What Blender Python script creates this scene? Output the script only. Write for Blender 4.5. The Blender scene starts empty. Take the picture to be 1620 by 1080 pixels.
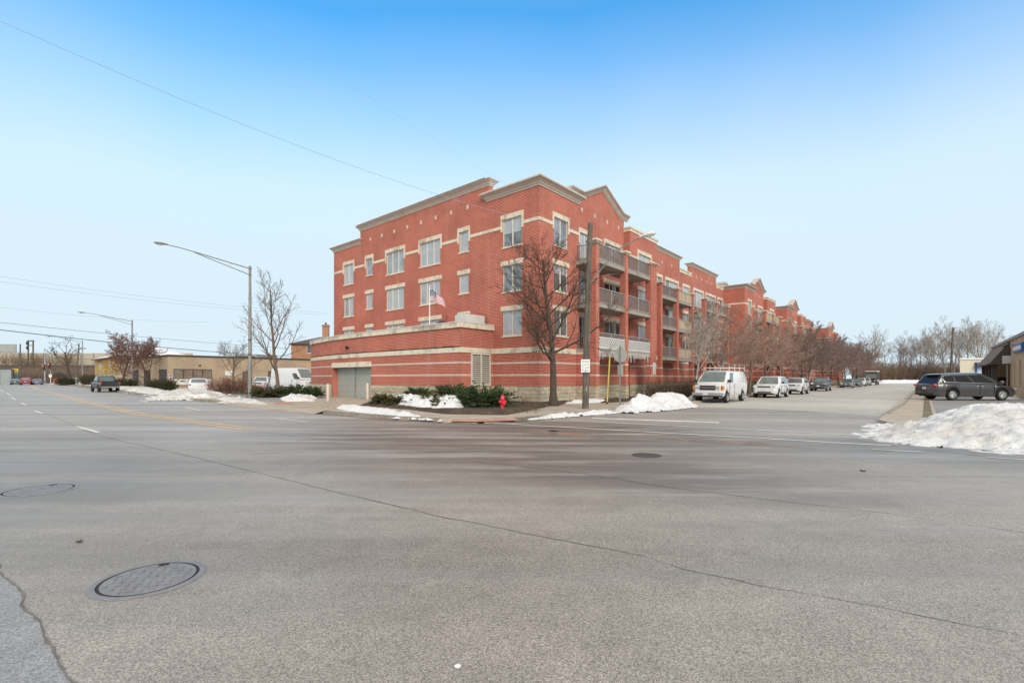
import bpy, bmesh, math, random
from mathutils import Vector, Matrix, noise
R = math.radians
S = bpy.context.scene
COL = S.collection
random.seed(7)
F, CX, HY, H = 763.0, 810.0, 598.0, 1.6        # focal length and horizon of the photograph
def G(u, v, z=0.0):                              # point of the ground (height z) seen at a pixel
    Y = (H - z) * F / (v - HY); return Vector(((u - CX) / F * Y, Y, z))
def at(u, Y, z=0.0): return Vector(((u - CX) / F * Y, Y, z))
D2 = Vector((0.65136, 0.75877, 0)); D1 = Vector((-0.75877, 0.65136, 0))   # along the side street / along the avenue
CORNER = Vector((1.58, 28.0, 0.0))
ANG2 = math.atan2(D2.y, D2.x)

# ------------------------------------------------------------------ mesh builder
class MB:
    def __init__(s): s.v = []; s.f = []; s.mi = []
    def add(s, vs, fs, mi=0):
        b = len(s.v); s.v += [tuple(p) for p in vs]
        for f in fs: s.f.append(tuple(b + i for i in f)); s.mi.append(mi)
    def box(s, x0, x1, y0, y1, z0, z1, mi=0):
        vs = [(x0,y0,z0),(x1,y0,z0),(x1,y1,z0),(x0,y1,z0),(x0,y0,z1),(x1,y0,z1),(x1,y1,z1),(x0,y1,z1)]
        s.add(vs, [(0,3,2,1),(4,5,6,7),(0,1,5,4),(1,2,6,5),(2,3,7,6),(3,0,4,7)], mi)
    def mbox(s, fn, u0, u1, d0, d1, z0, z1, mi=0):
        vs = [fn(u0,d0,z0),fn(u1,d0,z0),fn(u1,d1,z0),fn(u0,d1,z0),fn(u0,d0,z1),fn(u1,d0,z1),fn(u1,d1,z1),fn(u0,d1,z1)]
        s.add(vs, [(0,3,2,1),(4,5,6,7),(0,1,5,4),(1,2,6,5),(2,3,7,6),(3,0,4,7)], mi)
    def rbox(s, c, size, rz=0, ry=0, mi=0):
        m = Matrix.Translation(c) @ Matrix.Rotation(rz,4,'Z') @ Matrix.Rotation(ry,4,'Y')
        x,y,z = [k/2 for k in size]
        vs = [m @ Vector(p) for p in ((-x,-y,-z),(x,-y,-z),(x,y,-z),(-x,y,-z),(-x,-y,z),(x,-y,z),(x,y,z),(-x,y,z))]
        s.add(vs, [(0,3,2,1),(4,5,6,7),(0,1,5,4),(1,2,6,5),(2,3,7,6),(3,0,4,7)], mi)
    def quad(s, a, b, c, d, mi=0): s.add([a,b,c,d], [(0,1,2,3)], mi)
    def poly(s, pts, mi=0): s.add(pts, [tuple(range(len(pts)))], mi)
    def prism(s, pts, z0, z1, mi=0):
        n = len(pts)
        vs = [(p[0],p[1],z0) for p in pts] + [(p[0],p[1],z1) for p in pts]
        s.add(vs, [tuple(range(n-1,-1,-1)), tuple(range(n,2*n))] + [(i,(i+1)%n,n+(i+1)%n,n+i) for i in range(n)], mi)
    def extrude(s, pts, off, mi=0):               # closed planar outline swept by a vector
        n = len(pts); off = Vector(off); pts = [Vector(p) for p in pts]
        s.add(pts + [p + off for p in pts], [tuple(range(n-1,-1,-1)), tuple(range(n,2*n))] + [(i,(i+1)%n,n+(i+1)%n,n+i) for i in range(n)], mi)
    def tube(s, pts, rs, n=6, cap=True, mi=0):
        pts = [Vector(p) for p in pts]; rings = []
        if not hasattr(rs, '__len__'): rs = [rs]*len(pts)
        ref = Vector((0.31,0.17,1)) if abs((pts[-1]-pts[0]).normalized().z) < .9 else Vector((1,0.2,0))
        vs = []; m = len(pts)
        for i, p in enumerate(pts):
            t = (pts[min(i+1,m-1)] - pts[max(i-1,0)])
            if t.length < 1e-9: t = Vector((0,0,1))
            t.normalize(); a = t.cross(ref)
            if a.length < 1e-4: a = t.cross(Vector((0,1,0)))
            a.normalize(); b = t.cross(a)
            for k in range(n):
                w = 2*math.pi*k/n; vs.append(p + (a*math.cos(w) + b*math.sin(w))*rs[i])
        fs = [(i*n+k, i*n+(k+1)%n, (i+1)*n+(k+1)%n, (i+1)*n+k) for i in range(m-1) for k in range(n)]
        if cap and n > 2: fs += [tuple(range(n-1,-1,-1)), tuple(range((m-1)*n, m*n))]
        s.add(vs, fs, mi)
    def lathe(s, prof, n=24, c=(0,0,0), axis='Z', mi=0, caps=True):
        c = Vector(c); vs = []
        for r, z in prof:
            for k in range(n):
                w = 2*math.pi*k/n; a, b = r*math.cos(w), r*math.sin(w)
                vs.append(c + (Vector((a,b,z)) if axis=='Z' else Vector((a,z,b)) if axis=='Y' else Vector((z,a,b))))
        m = len(prof)
        fs = [(i*n+k, i*n+(k+1)%n, (i+1)*n+(k+1)%n, (i+1)*n+k) for i in range(m-1) for k in range(n)]
        if caps: fs += [tuple(range(n-1,-1,-1)), tuple(range((m-1)*n, m*n))]
        else: fs += [((m-1)*n+k, (m-1)*n+(k+1)%n, (k+1)%n, k) for k in range(n)]
        s.add(vs, fs, mi)
    def loft(s, rings, mi=0, close=True):
        n = len(rings[0]); vs = [p for r in rings for p in r]; m = len(rings)
        fs = [(i*n+k, i*n+(k+1)%n, (i+1)*n+(k+1)%n, (i+1)*n+k) for i in range(m-1) for k in range(n)]
        if close: fs += [tuple(range(n-1,-1,-1)), tuple(range((m-1)*n, m*n))]
        s.add(vs, fs, mi)
    def build(s, name, mat, parent=None, smooth=None, bevel=0, loc=None, rz=0):
        me = bpy.data.meshes.new(name); me.from_pydata([tuple(p) for p in s.v], [], s.f)
        mats = mat if isinstance(mat, (list,tuple)) else [mat]
        for m in mats: me.materials.append(m)
        if len(mats) > 1: me.polygons.foreach_set('material_index', s.mi)
        if bevel:
            bm = bmesh.new(); bm.from_mesh(me)
            bmesh.ops.remove_doubles(bm, verts=bm.verts, dist=1e-4)
            ed = [e for e in bm.edges if len(e.link_faces)==2 and e.calc_face_angle(0) > R(25)]
            bmesh.ops.bevel(bm, geom=ed, offset=bevel, segments=2, affect='EDGES', profile=.6, clamp_overlap=True)
            bm.to_mesh(me); bm.free()
        me.update()
        uv = me.uv_layers.new(name='UVMap'); co = me.vertices; d = uv.data
        for p in me.polygons:
            nx, ny, nz = p.normal
            if abs(nz) > .8:
                for li in p.loop_indices:
                    q = co[me.loops[li].vertex_index].co; d[li].uv = (q.x, q.y)
            else:
                l = math.hypot(nx, ny) or 1; tx, ty = -ny/l, nx/l
                for li in p.loop_indices:
                    q = co[me.loops[li].vertex_index].co; d[li].uv = (q.x*tx + q.y*ty, q.z)
        if smooth is not None:
            me.polygons.foreach_set('use_smooth', [True]*len(me.polygons))
            me.set_sharp_from_angle(angle=R(smooth))
        o = bpy.data.objects.new(name, me); COL.objects.link(o)
        if parent: o.parent = parent
        if loc is not None: o.location = loc
        o.rotation_euler.z = rz
        return o
def pieces(mb, name, mat, parent, gap=.03):          # every loose piece of a builder becomes an object of its own
    n = len(mb.v); par = list(range(n))
    def fd(i):
        while par[i] != i: par[i] = par[par[i]]; i = par[i]
        return i
    for f in mb.f:
        for q in f[1:]: par[fd(q)] = fd(f[0])
    comp = {}
    for k, f in enumerate(mb.f): comp.setdefault(fd(f[0]), []).append(k)
    bb = []
    for r, fs in comp.items():
        vs = [mb.v[i] for k in fs for i in mb.f[k]]
        bb.append([[min(v[a] for v in vs)-gap for a in range(3)], [max(v[a] for v in vs)+gap for a in range(3)], list(fs)])
    ch = True
    while ch:
        ch = False; out = []
        for b in bb:
            for o in out:
                if all(o[0][a] <= b[1][a] and b[0][a] <= o[1][a] for a in range(3)):
                    o[0] = [min(o[0][a],b[0][a]) for a in range(3)]; o[1] = [max(o[1][a],b[1][a]) for a in range(3)]; o[2] += b[2]; ch = True; break
            else: out.append(b)
        bb = out
    res = []
    for b in bb:
        m = MB()
        for k in b[2]: m.add([mb.v[i] for i in mb.f[k]], [tuple(range(len(mb.f[k])))])
        res.append(m.build(name, mat, parent))
    return res
def tag(o, label=None, cat=None, group=None, kind=None):
    if label: o['label'] = label
    if cat: o['category'] = cat
    if group: o['group'] = group
    if kind: o['kind'] = kind
    return o
def thing(name, label, cat, loc=(0,0,0), rz=0, group=None):
    o = bpy.data.objects.new(name, None); COL.objects.link(o); o.empty_display_size = .2
    o.location = loc; o.rotation_euler.z = rz
    return tag(o, label, cat, group)
def struct(name, mb, mat, **k):
    o = mb.build(name, mat, **k); o['kind'] = 'structure'; return o
def copy_tree(o, parent=None):
    c = o.copy(); COL.objects.link(c)
    if parent: c.parent = parent
    for ch in list(o.children): copy_tree(ch, c)
    return c

# ------------------------------------------------------------------ materials
class NT:
    def __init__(s, name):
        s.m = bpy.data.materials.new(name); s.m.use_nodes = True; s.t = s.m.node_tree; s.t.nodes.clear()
        s.out = s.n('ShaderNodeOutputMaterial'); s.b = s.n('ShaderNodeBsdfPrincipled'); s.l(s.b, 0, s.out, 0)
    def n(s, t, **k):
        nd = s.t.nodes.new(t)
        for a, b in k.items(): setattr(nd, a, b)
        return nd
    def l(s, a, i, b, j): s.t.links.new(a.outputs[i], b.inputs[j])
    def coord(s, kind='Object', scale=(1,1,1), rz=0):
        c = s.n('ShaderNodeTexCoord'); m = s.n('ShaderNodeMapping')
        m.inputs['Scale'].default_value = scale; m.inputs['Rotation'].default_value = (0,0,rz)
        s.l(c, kind, m, 'Vector'); return m
    def noise(s, vec, scale, detail=4, rough=.55):
        nd = s.n('ShaderNodeTexNoise'); nd.inputs['Scale'].default_value = scale; nd.inputs['Detail'].default_value = detail
        nd.inputs['Roughness'].default_value = rough
        if vec: s.l(vec, 0, nd, 'Vector')
        return nd
    def ramp(s, src, i, stops):
        r = s.n('ShaderNodeValToRGB'); e = r.color_ramp.elements
        while len(e) < len(stops): e.new(.5)
        for k, (p, c) in enumerate(stops):
            e[k].position = p; e[k].color = (c,c,c,1) if not hasattr(c,'__len__') else (*c,1)
        s.l(src, i, r, 0); return r
    def mix(s, fac, a, b, mode='MIX'):
        m = s.n('ShaderNodeMix', data_type='RGBA', blend_type=mode)
        for val, idx in ((fac,0),(a,6),(b,7)):
            if isinstance(val, tuple) and len(val)==2 and hasattr(val[0],'outputs'): s.t.links.new(val[0].outputs[val[1]], m.inputs[idx])
            elif hasattr(val,'__len__'): m.inputs[idx].default_value = (*val,1)
            else: m.inputs[idx].default_value = val
        return (m, 2)
    def col(s, x): s.t.links.new(x[0].outputs[x[1]], s.b.inputs['Base Color'])
    def bump(s, src, i, strength=.3, dist=.02):
        b = s.n('ShaderNodeBump'); b.inputs['Strength'].default_value = strength; b.inputs['Distance'].default_value = dist
        s.l(src, i, b, 'Height'); s.l(b, 0, s.b, 'Normal')
    def rough(s, r): s.b.inputs['Roughness'].default_value = r
def plain(name, c, rough=.6, var=.12, scale=3.0, metal=0, coat=0, bump=0, coord='Object', spec=None):
    t = NT(name); co = t.coord(coord); nz = t.noise(co, scale, 5, .6)
    lo = tuple(max(0, k*(1-var)) for k in c); hi = tuple(min(1, k*(1+var)) for k in c)
    r = t.ramp(nz, 0, [(.3,lo),(.7,hi)]); t.col((r,0)); t.rough(rough)
    t.b.inputs['Metallic'].default_value = metal
    if coat: t.b.inputs['Coat Weight'].default_value = coat; t.b.inputs['Coat Roughness'].default_value = .05
    if spec is not None: t.b.inputs['Specular IOR Level'].default_value = spec
    if bump:
        n2 = t.noise(co, scale*8, 4, .6); t.bump(n2, 0, bump, .02)
    return t.m
def emit(name, c, strength):
    t = NT(name); t.b.inputs['Base Color'].default_value = (*c,1)
    t.b.inputs['Emission Color'].default_value = (*c,1); t.b.inputs['Emission Strength'].default_value = strength; return t.m
def brick(name, c1, c2, mortar, w=.28, h=.093, ms=.012, stain=None, streak=.25):
    t = NT(name); co = t.coord('UV'); b = t.n('ShaderNodeTexBrick')
    b.inputs['Scale'].default_value = 1; b.inputs['Brick Width'].default_value = w; b.inputs['Row Height'].default_value = h
    b.inputs['Mortar Size'].default_value = ms; b.inputs['Mortar Smooth'].default_value = .3; b.inputs['Bias'].default_value = 0
    b.inputs['Color1'].default_value = (*c1,1); b.inputs['Color2'].default_value = (*c2,1); b.inputs['Mortar'].default_value = (*mortar,1)
    t.l(co, 0, b, 'Vector')
    big = t.noise(co, .45, 5, .6); r = t.ramp(big, 0, [(.3,.82),(.7,1.12)])
    c = t.mix(1.0, (b,0), (r,0), 'MULTIPLY')
    sc = t.coord('UV', (1.3,.09,1)); st = t.noise(sc, 1.0, 4, .6); sr = t.ramp(st, 0, [(.52,0.0),(.75,1.0)])
    mm = t.n('ShaderNodeMath', operation='MULTIPLY'); mm.inputs[1].default_value = streak; t.l(sr, 0, mm, 0)
    c = t.mix((mm,0), c, stain or (.60,.41,.34))
    t.col(c); t.rough(.85); t.b.inputs['Specular IOR Level'].default_value = .25
    inv = t.n('ShaderNodeMath', operation='SUBTRACT'); inv.inputs[0].default_value = 1; t.l(b, 1, inv, 1)
    t.bump(inv, 0, .4, .01); return t.m
def stoneblock(name, c1, c2, mortar, w, h):
    t = NT(name); co = t.coord('UV'); b = t.n('ShaderNodeTexBrick')
    for k, val in (('Scale',1),('Brick Width',w),('Row Height',h),('Mortar Size',.012),('Mortar Smooth',.2)): b.inputs[k].default_value = val
    b.inputs['Color1'].default_value = (*c1,1); b.inputs['Color2'].default_value = (*c2,1); b.inputs['Mortar'].default_value = (*mortar,1)
    t.l(co, 0, b, 'Vector')
    nz = t.noise(co, 5, 6, .65); r = t.ramp(nz, 0, [(.3,.65),(.65,1.1)])
    c = t.mix(1.0, (b,0), (r,0), 'MULTIPLY')
    n3 = t.noise(t.coord('UV',(.6,1.6,1)), 1.4, 5, .6); r3 = t.ramp(n3, 0, [(.5,0.0),(.72,.65)])
    c = t.mix((r3,0), c, (.16,.135,.095)); t.col(c); t.rough(.9)
    t.bump(nz, 0, .5, .03); return t.m
def stone(name, c, dirt=(.10,.085,.055), amt=.75, lo=.52, hi=.72):
    t = NT(name); co = t.coord('Object'); n1 = t.noise(co, 4, 6, .65); r1 = t.ramp(n1, 0, [(.3,tuple(k*.8 for k in c)),(.7,tuple(min(1,k*1.12) for k in c))])
    n2 = t.noise(co, .9, 6, .7); r2 = t.ramp(n2, 0, [(lo,0.0),(hi,amt)])
    t.col(t.mix((r2,0), (r1,0), dirt)); t.rough(.85); t.bump(n1, 0, .3, .02); return t.m

M = {}
M['brick'] = brick('red_brick', (.495,.105,.060), (.375,.068,.040), (.61,.39,.31))
M['brick_col'] = M['brick']
M['stone'] = stone('limestone', (.74,.66,.52))
M['stone_thin'] = stone('limestone_stripe', (.66,.56,.48), amt=.3)
M['base'] = stoneblock('split_face_stone', (.62,.55,.41), (.52,.45,.33), (.20,.17,.12), .62, .22)
M['cornice'] = plain('painted_metal_cornice', (.52,.45,.38), .6, .1, 2)
M['cap_snow'] = plain('coping', (.72,.70,.66), .6, .1, 2)
M['frame'] = plain('cream_window_frame', (.68,.64,.55), .5, .06)
M['white'] = plain('white_paint', (.80,.80,.79), .45, .04)
M['concrete_slab'] = stone('balcony_concrete', (.36,.33,.28), (.11,.09,.06), .6)
M['roof'] = plain('roof_membrane', (.45,.45,.45), .9, .2, .4)
def glass(name, dark, light, lo=.45, hi=.7):
    t = NT(name); oi = t.n('ShaderNodeObjectInfo'); co = t.coord('UV', (1,1,1)); nz = t.noise(co, 1.3, 3, .5)
    ad = t.n('ShaderNodeMath', operation='ADD'); t.l(oi, 'Random', ad, 0); t.l(nz, 0, ad, 1)
    ml = t.n('ShaderNodeMath', operation='MULTIPLY'); ml.inputs[1].default_value = .5; t.l(ad, 0, ml, 0)
    r = t.ramp(ml, 0, [(lo,dark),(hi,light)]); t.col((r,0)); t.rough(.06)
    t.b.inputs['Specular IOR Level'].default_value = .7; t.b.inputs['Coat Weight'].default_value = .25; t.b.inputs['Coat Roughness'].default_value = .03
    return t.m
M['pane'] = glass('window_pane', (.045,.06,.075), (.37,.41,.44), .22, .6)
M['pane_dark'] = glass('dark_window_pane', (.02,.025,.03), (.17,.18,.18), .3, .75)
M['car_glass'] = glass('car_glass', (.05,.065,.065), (.17,.22,.22), .3, .8); M['tint_glass'] = plain('tinted_car_glass', (.012,.014,.015), .12, .2, spec=.25)
M['rubber'] = plain('tyre_rubber', (.018,.018,.019), .85, .2, 8)
M['dark'] = plain('dark_void', (.012,.012,.012), .8, .2)
M['black_plastic'] = plain('black_plastic', (.025,.025,.027), .5, .15)
M['chrome'] = plain('bright_metal', (.62,.62,.63), .22, .06, 5, metal=.9)
M['alloy'] = plain('alloy_wheel', (.55,.56,.57), .35, .08, 5, metal=.6)
M['galv'] = plain('galvanised_steel', (.30,.31,.30), .5, .15, 2, metal=.3)
M['lamp_pole'] = plain('weathered_lamp_pole', (.27,.27,.25), .6, .25, 1.2, metal=.2)
M['wood_pole'] = plain('weathered_wood', (.135,.112,.09), .9, .35, 2.5, bump=.3)
M['wire'] = plain('wire_rubber', (.05,.055,.06), .7, .1)
M['wire_pale'] = plain('wire_aluminium', (.34,.44,.54), .6, .05)
M['red_lamp'] = plain('red_lamp_lens', (.50,.015,.02), .2, .1, 4, coat=.6)
M['amber'] = plain('amber_lens', (.62,.17,.03), .25, .08, 4, coat=.6)
M['clear_lamp'] = plain('clear_lamp_lens', (.60,.62,.63), .12, .08, 6, coat=.8)
M['plate'] = plain('licence_plate', (.62,.66,.72), .4, .1, 12)
def carpaint(name, c, metal=.0):
    t = NT(name); nz = t.noise(t.coord('Object'), 2.2, 5, .6); r = t.ramp(nz, 0, [(.3,tuple(k*.9 for k in c)),(.7,c)])
    sep = t.n('ShaderNodeSeparateXYZ'); tc = t.n('ShaderNodeTexCoord'); t.l(tc, 'Object', sep, 0)
    n2 = t.noise(t.coord('Object',(1,1,3)), 3, 5, .7)
    sb = t.n('ShaderNodeMath', operation='MULTIPLY_ADD'); sb.inputs[1].default_value = -1.6; sb.inputs[2].default_value = 1.15; t.l(sep, 2, sb, 0)
    ml = t.n('ShaderNodeMath', operation='MULTIPLY', use_clamp=True); t.l(sb, 0, ml, 0); t.l(n2, 0, ml, 1)
    t.col(t.mix((ml,0), (r,0), (.26,.24,.215)))      # road-salt grime low on the sides
    t.rough(.32); t.b.inputs['Metallic'].default_value = metal; t.b.inputs['Coat Weight'].default_value = .7; t.b.inputs['Coat Roughness'].default_value = .06
    return t.m

# ---- ground materials
def asphalt(name, base, tint, wet=.5, streaks=True, grain=1.0):
    t = NT(name); co = t.coord('Object')
    vo = t.n('ShaderNodeTexVoronoi'); vo.inputs['Scale'].default_value = 125; t.l(co, 0, vo, 'Vector')
    sp = t.n('ShaderNodeSeparateColor'); t.l(vo, 'Color', sp, 0)
    g = .42*grain
    r0 = t.ramp(sp, 0, [(0.0,1-1.25*g),(.3,1-.45*g),(.7,1+.2*g),(1.0,1+1.15*g)])
    fine = t.noise(co, 260, 2, .6); rf = t.ramp(fine, 0, [(.3,.78),(.7,1.2)])
    c = t.mix(1.0, (r0,0), (rf,0), 'MULTIPLY')
    mid = t.noise(co, 2.2, 5, .6); rm = t.ramp(mid, 0, [(.3,tuple(base*k*.9 for k in tint)),(.7,tuple(base*k*1.1 for k in tint))])
    c = t.mix(1.0, c, (rm,0), 'MULTIPLY')
    ll = t.noise(co, .16, 4, .6); rl = t.ramp(ll, 0, [(.35,.86),(.65,1.1)]); c = t.mix(1.0, c, (rl,0), 'MULTIPLY')
    rough_src = None
    if streaks:                                     # damp brown tyre tracks along the avenue
        sc = t.coord('Object', (.09,1.15,1), R(36)); st = t.noise(sc, 1.0, 5, .62); sr = t.ramp(st, 0, [(.49,0.0),(.66,1.0)])
        pc = t.noise(co, .085, 3, .5); pr = t.ramp(pc, 0, [(.38,0.0),(.58,1.0)])
        mm = t.n('ShaderNodeMath', operation='MULTIPLY'); t.l(sr, 0, mm, 0); t.l(pr, 0, mm, 1)
        m2 = t.n('ShaderNodeMath', operation='MULTIPLY'); m2.inputs[1].default_value = .75; t.l(mm, 0, m2, 0)
        c = t.mix((m2,0), c, tuple(base*k for k in (.70,.60,.51)))
        # salt film left pale between the wheel tracks
        fs = t.noise(t.coord('Object', (.05,.62,1), R(41)), 1.0, 4, .6); fr = t.ramp(fs, 0, [(.45,0.0),(.66,.55)]); c = t.mix((fr,0), c, tuple(base*k for k in (1.42,1.40,1.36)))
        # dirty melt water tracked across the junction
        def spot(cx, cy, rx, ry, rz, amt, colr, c):
            tc2 = t.n('ShaderNodeTexCoord'); mp = t.n('ShaderNodeMapping'); mp.vector_type = 'TEXTURE'
            mp.inputs['Location'].default_value = (cx,cy,0); mp.inputs['Rotation'].default_value = (0,0,rz); mp.inputs['Scale'].default_value = (rx,ry,1); t.l(tc2,'Object',mp,'Vector')
            gr = t.n('ShaderNodeTexGradient', gradient_type='SPHERICAL'); t.l(mp,0,gr,0); g1 = t.ramp(gr, 1, [(.02,0.0),(.6,1.0)])
            nn = t.noise(t.coord('Object', (.22,1.5,1), R(33)), 1.0, 6, .65); nr = t.ramp(nn, 0, [(.36,0.0),(.56,1.0)])
            q = t.n('ShaderNodeMath', operation='MULTIPLY'); t.l(g1,0,q,0); t.l(nr,0,q,1); q2 = t.n('ShaderNodeMath', operation='MULTIPLY'); q2.inputs[1].default_value = amt; t.l(q,0,q2,0)
            return t.mix((q2,0), c, tuple(base*k for k in colr))
        c = spot(-1.0,12.5,10,5.5,R(-35),1.0,(.52,.43,.355),c); c = spot(2.5,15.2,7,3.5,R(-33),1.0,(.46,.37,.30),c); c = spot(1.6,8.3,5,1.8,R(-30),.9,(.50,.43,.37),c); c = spot(9.5,10.5,4,3,R(-30),.9,(.55,.53,.51),c); c = spot(-9,9,9,3,R(-40),.6,(.62,.58,.54),c)
        db = t.noise(t.coord('Object', (.035,.42,1), R(35)), 1.0, 5, .6); dr = t.ramp(db, 0, [(.36,.80),(.5,1.0),(.64,1.13)]); c = t.mix(1.0, c, (dr,0), 'MULTIPLY')
        rr = t.ramp(mm, 0, [(0.0,.52),(1.0,.3)]); rough_src = rr
    t.col(c)
    if rough_src: t.t.links.new(rough_src.outputs[0], t.b.inputs['Roughness'])
    else: t.rough(.7)
    t.b.inputs['Specular IOR Level'].default_value = wet
    t.bump(vo, 'Distance', .3, .005)
    return t.m
M['asphalt'] = asphalt('worn_asphalt', .30, (1.09,.985,.865), .5)
M['asphalt_lot'] = asphalt('lot_asphalt', .27, (1.02,1,.96), .3, False, .7)
M['street'] = asphalt('pale_street_concrete', .46, (1.03,1.0,.92), .3, False, .45)
M['gutter'] = asphalt('gutter_concrete', .29, (.98,1.0,1.03), .4, False, .8)
def concrete(name, c, joints=1.5, rz=ANG2):
    t = NT(name); co = t.coord('Object'); n1 = t.noise(co, 1.1, 6, .65)
    r = t.ramp(n1, 0, [(.3,tuple(k*.72 for k in c)),(.5,c),(.7,tuple(k*1.12 for k in c))])
    n2 = t.noise(co, 30, 3, .6); r2 = t.ramp(n2, 0, [(.3,.86),(.7,1.1)]); cc = t.mix(1.0, (r,0), (r2,0), 'MULTIPLY')
    b = t.n('ShaderNodeTexBrick'); b.offset = 0
    for k, val in (('Scale',1),('Brick Width',joints),('Row Height',joints),('Mortar Size',.012),('Mortar Smooth',.1)): b.inputs[k].default_value = val
    b.inputs['Color1'].default_value = b.inputs['Color2'].default_value = (1,1,1,1); b.inputs['Mortar'].default_value = (.45,.42,.38,1)
    t.l(t.coord('Object', (1,1,1), -rz), 0, b, 'Vector')
    t.col(t.mix(1.0, cc, (b,0), 'MULTIPLY')); t.rough(.8); t.bump(n2, 0, .25, .01); return t.m
M['walk'] = concrete('sidewalk_concrete', (.42,.37,.30))
M['drive'] = concrete('driveway_concrete', (.40,.345,.27), 3.0)
M['curb'] = stone('curb_concrete', (.33,.29,.23), (.10,.09,.07), .7, .45, .7)
M['tactile'] = plain('red_curb_paint', (.42,.23,.18), .8, .25, 4, bump=.2)
def groundcover(name, a, b, c, sc=2.0):
    t = NT(name); co = t.coord('Object'); n1 = t.noise(co, sc, 8, .72); r = t.ramp(n1, 0, [(.3,a),(.5,b),(.7,c)])
    n2 = t.noise(co, sc*12, 4, .6); r2 = t.ramp(n2, 0, [(.3,.55),(.7,1.35)]); t.col(t.mix(1.0,(r,0),(r2,0),'MULTIPLY')); t.rough(.95); t.bump(n2, 0, .8, .05); return t.m
M['mulch'] = groundcover('bark_mulch', (.035,.022,.015), (.075,.05,.035), (.15,.115,.075))
M['lawn'] = groundcover('dead_grass', (.10,.085,.05), (.17,.145,.085), (.26,.23,.15), .8)
M['far_ground'] = groundcover('winter_ground', (.12,.10,.07), (.22,.20,.16), (.45,.44,.42), .08)
def snow(name, dirt=.5, lo=.5, hi=.72):
    t = NT(name); co = t.coord('Object'); n1 = t.noise(co, .9, 8, .68); r1 = t.ramp(n1, 0, [(lo,0.0),(hi,dirt)])
    n2 = t.noise(co, 7, 6, .7); r2 = t.ramp(n2, 0, [(.35,(.66,.675,.69)),(.65,(.78,.79,.80))])
    n3 = t.noise(t.coord('Object',(1,1,.5)), 6.5, 6, .75); r3 = t.ramp(n3, 0, [(.615,0.0),(.68,dirt)])
    c = t.mix((r1,0), (r2,0), (.52,.49,.45)); c = t.mix((r3,0), c, (.30,.26,.21)); n5 = t.noise(t.coord('Object',(1,1,.6)), 9, 6, .8); r5 = t.ramp(n5, 0, [(.57,0.0),(.63,dirt)]); c = t.mix((r5,0), c, (.25,.22,.185)); t.col(c); t.rough(.6)
    t.b.inputs['Specular IOR Level'].default_value = .3
    n4 = t.noise(co, 14, 6, .7); t.bump(n4, 0, .6, .06); return t.m
M['snow'] = snow('old_snow', .8, .48, .78)
M['snow_clean'] = snow('fresh_snow', .3, .55, .85)
M['snow_dirty'] = snow('ploughed_snow', .9, .44, .72); M['snow_slush'] = snow('roadside_slush', .95, .36, .62); M['damp'] = plain('damp_asphalt', (.15,.132,.115), .34, .3, 1.5, bump=.15)
M['paint'] = stone('road_paint_white', (.74,.73,.70), (.30,.28,.25), .75, .45, .75)
M['paint_y'] = stone('road_paint_yellow', (.72,.50,.25), (.30,.26,.18), .6, .5, .8)
M['tar'] = plain('tar_seam', (.155,.14,.12), .7, .4, 3)
M['iron'] = plain('cast_iron', (.20,.19,.195), .42, .22, 9, bump=.3, spec=.6)
M['iron_old'] = plain('old_cast_iron', (.075,.062,.055), .6, .25, 9, bump=.3)
M['iron_dark'] = plain('cast_iron_gap', (.02,.018,.017), .8, .2)
# ---- vegetation materials
def bark(name, c, k=.3):
    return plain(name, c, .95, k, 6, bump=.4, spec=.15)
M['bark_dark'] = bark('dark_bark', (.095,.072,.058)); M['bark_grey'] = bark('grey_bark', (.42,.37,.33)); M['bark_red'] = bark('red_bark', (.185,.105,.082))
M['bark_pale'] = bark('pale_bark', (.48,.41,.34)); M['bark_brown'] = bark('brown_bark', (.185,.14,.11)); M['twig_red'] = bark('red_twig', (.36,.25,.20), .3)
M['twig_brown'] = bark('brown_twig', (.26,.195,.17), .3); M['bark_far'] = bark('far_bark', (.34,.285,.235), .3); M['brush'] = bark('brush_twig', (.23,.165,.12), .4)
def leafmat(name, a, b, c):
    t = NT(name); n1 = t.noise(t.coord('Object'), 3.5, 4, .6); r = t.ramp(n1, 0, [(.3,a),(.5,b),(.72,c)]); t.col((r,0)); t.rough(.8); t.b.inputs['Specular IOR Level'].default_value = .2; return t.m
M['juniper'] = leafmat('juniper_green', (.030,.048,.022), (.055,.088,.036), (.115,.145,.05))
M['juniper_brown'] = leafmat('juniper_bronze', (.035,.045,.02), (.085,.085,.035), (.17,.14,.06))
M['hedge_green'] = leafmat('hedge_green', (.02,.03,.014), (.045,.055,.022), (.08,.08,.035))
M['hedge_brown'] = leafmat('winter_hedge', (.07,.05,.03), (.14,.11,.06), (.22,.17,.10))
M['dead_leaf'] = leafmat('dead_leaf', (.30,.09,.035), (.44,.15,.06), (.6,.26,.09))
M['shrub_red'] = leafmat('red_shrub', (.10,.04,.03), (.19,.085,.06), (.28,.15,.10))
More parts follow.
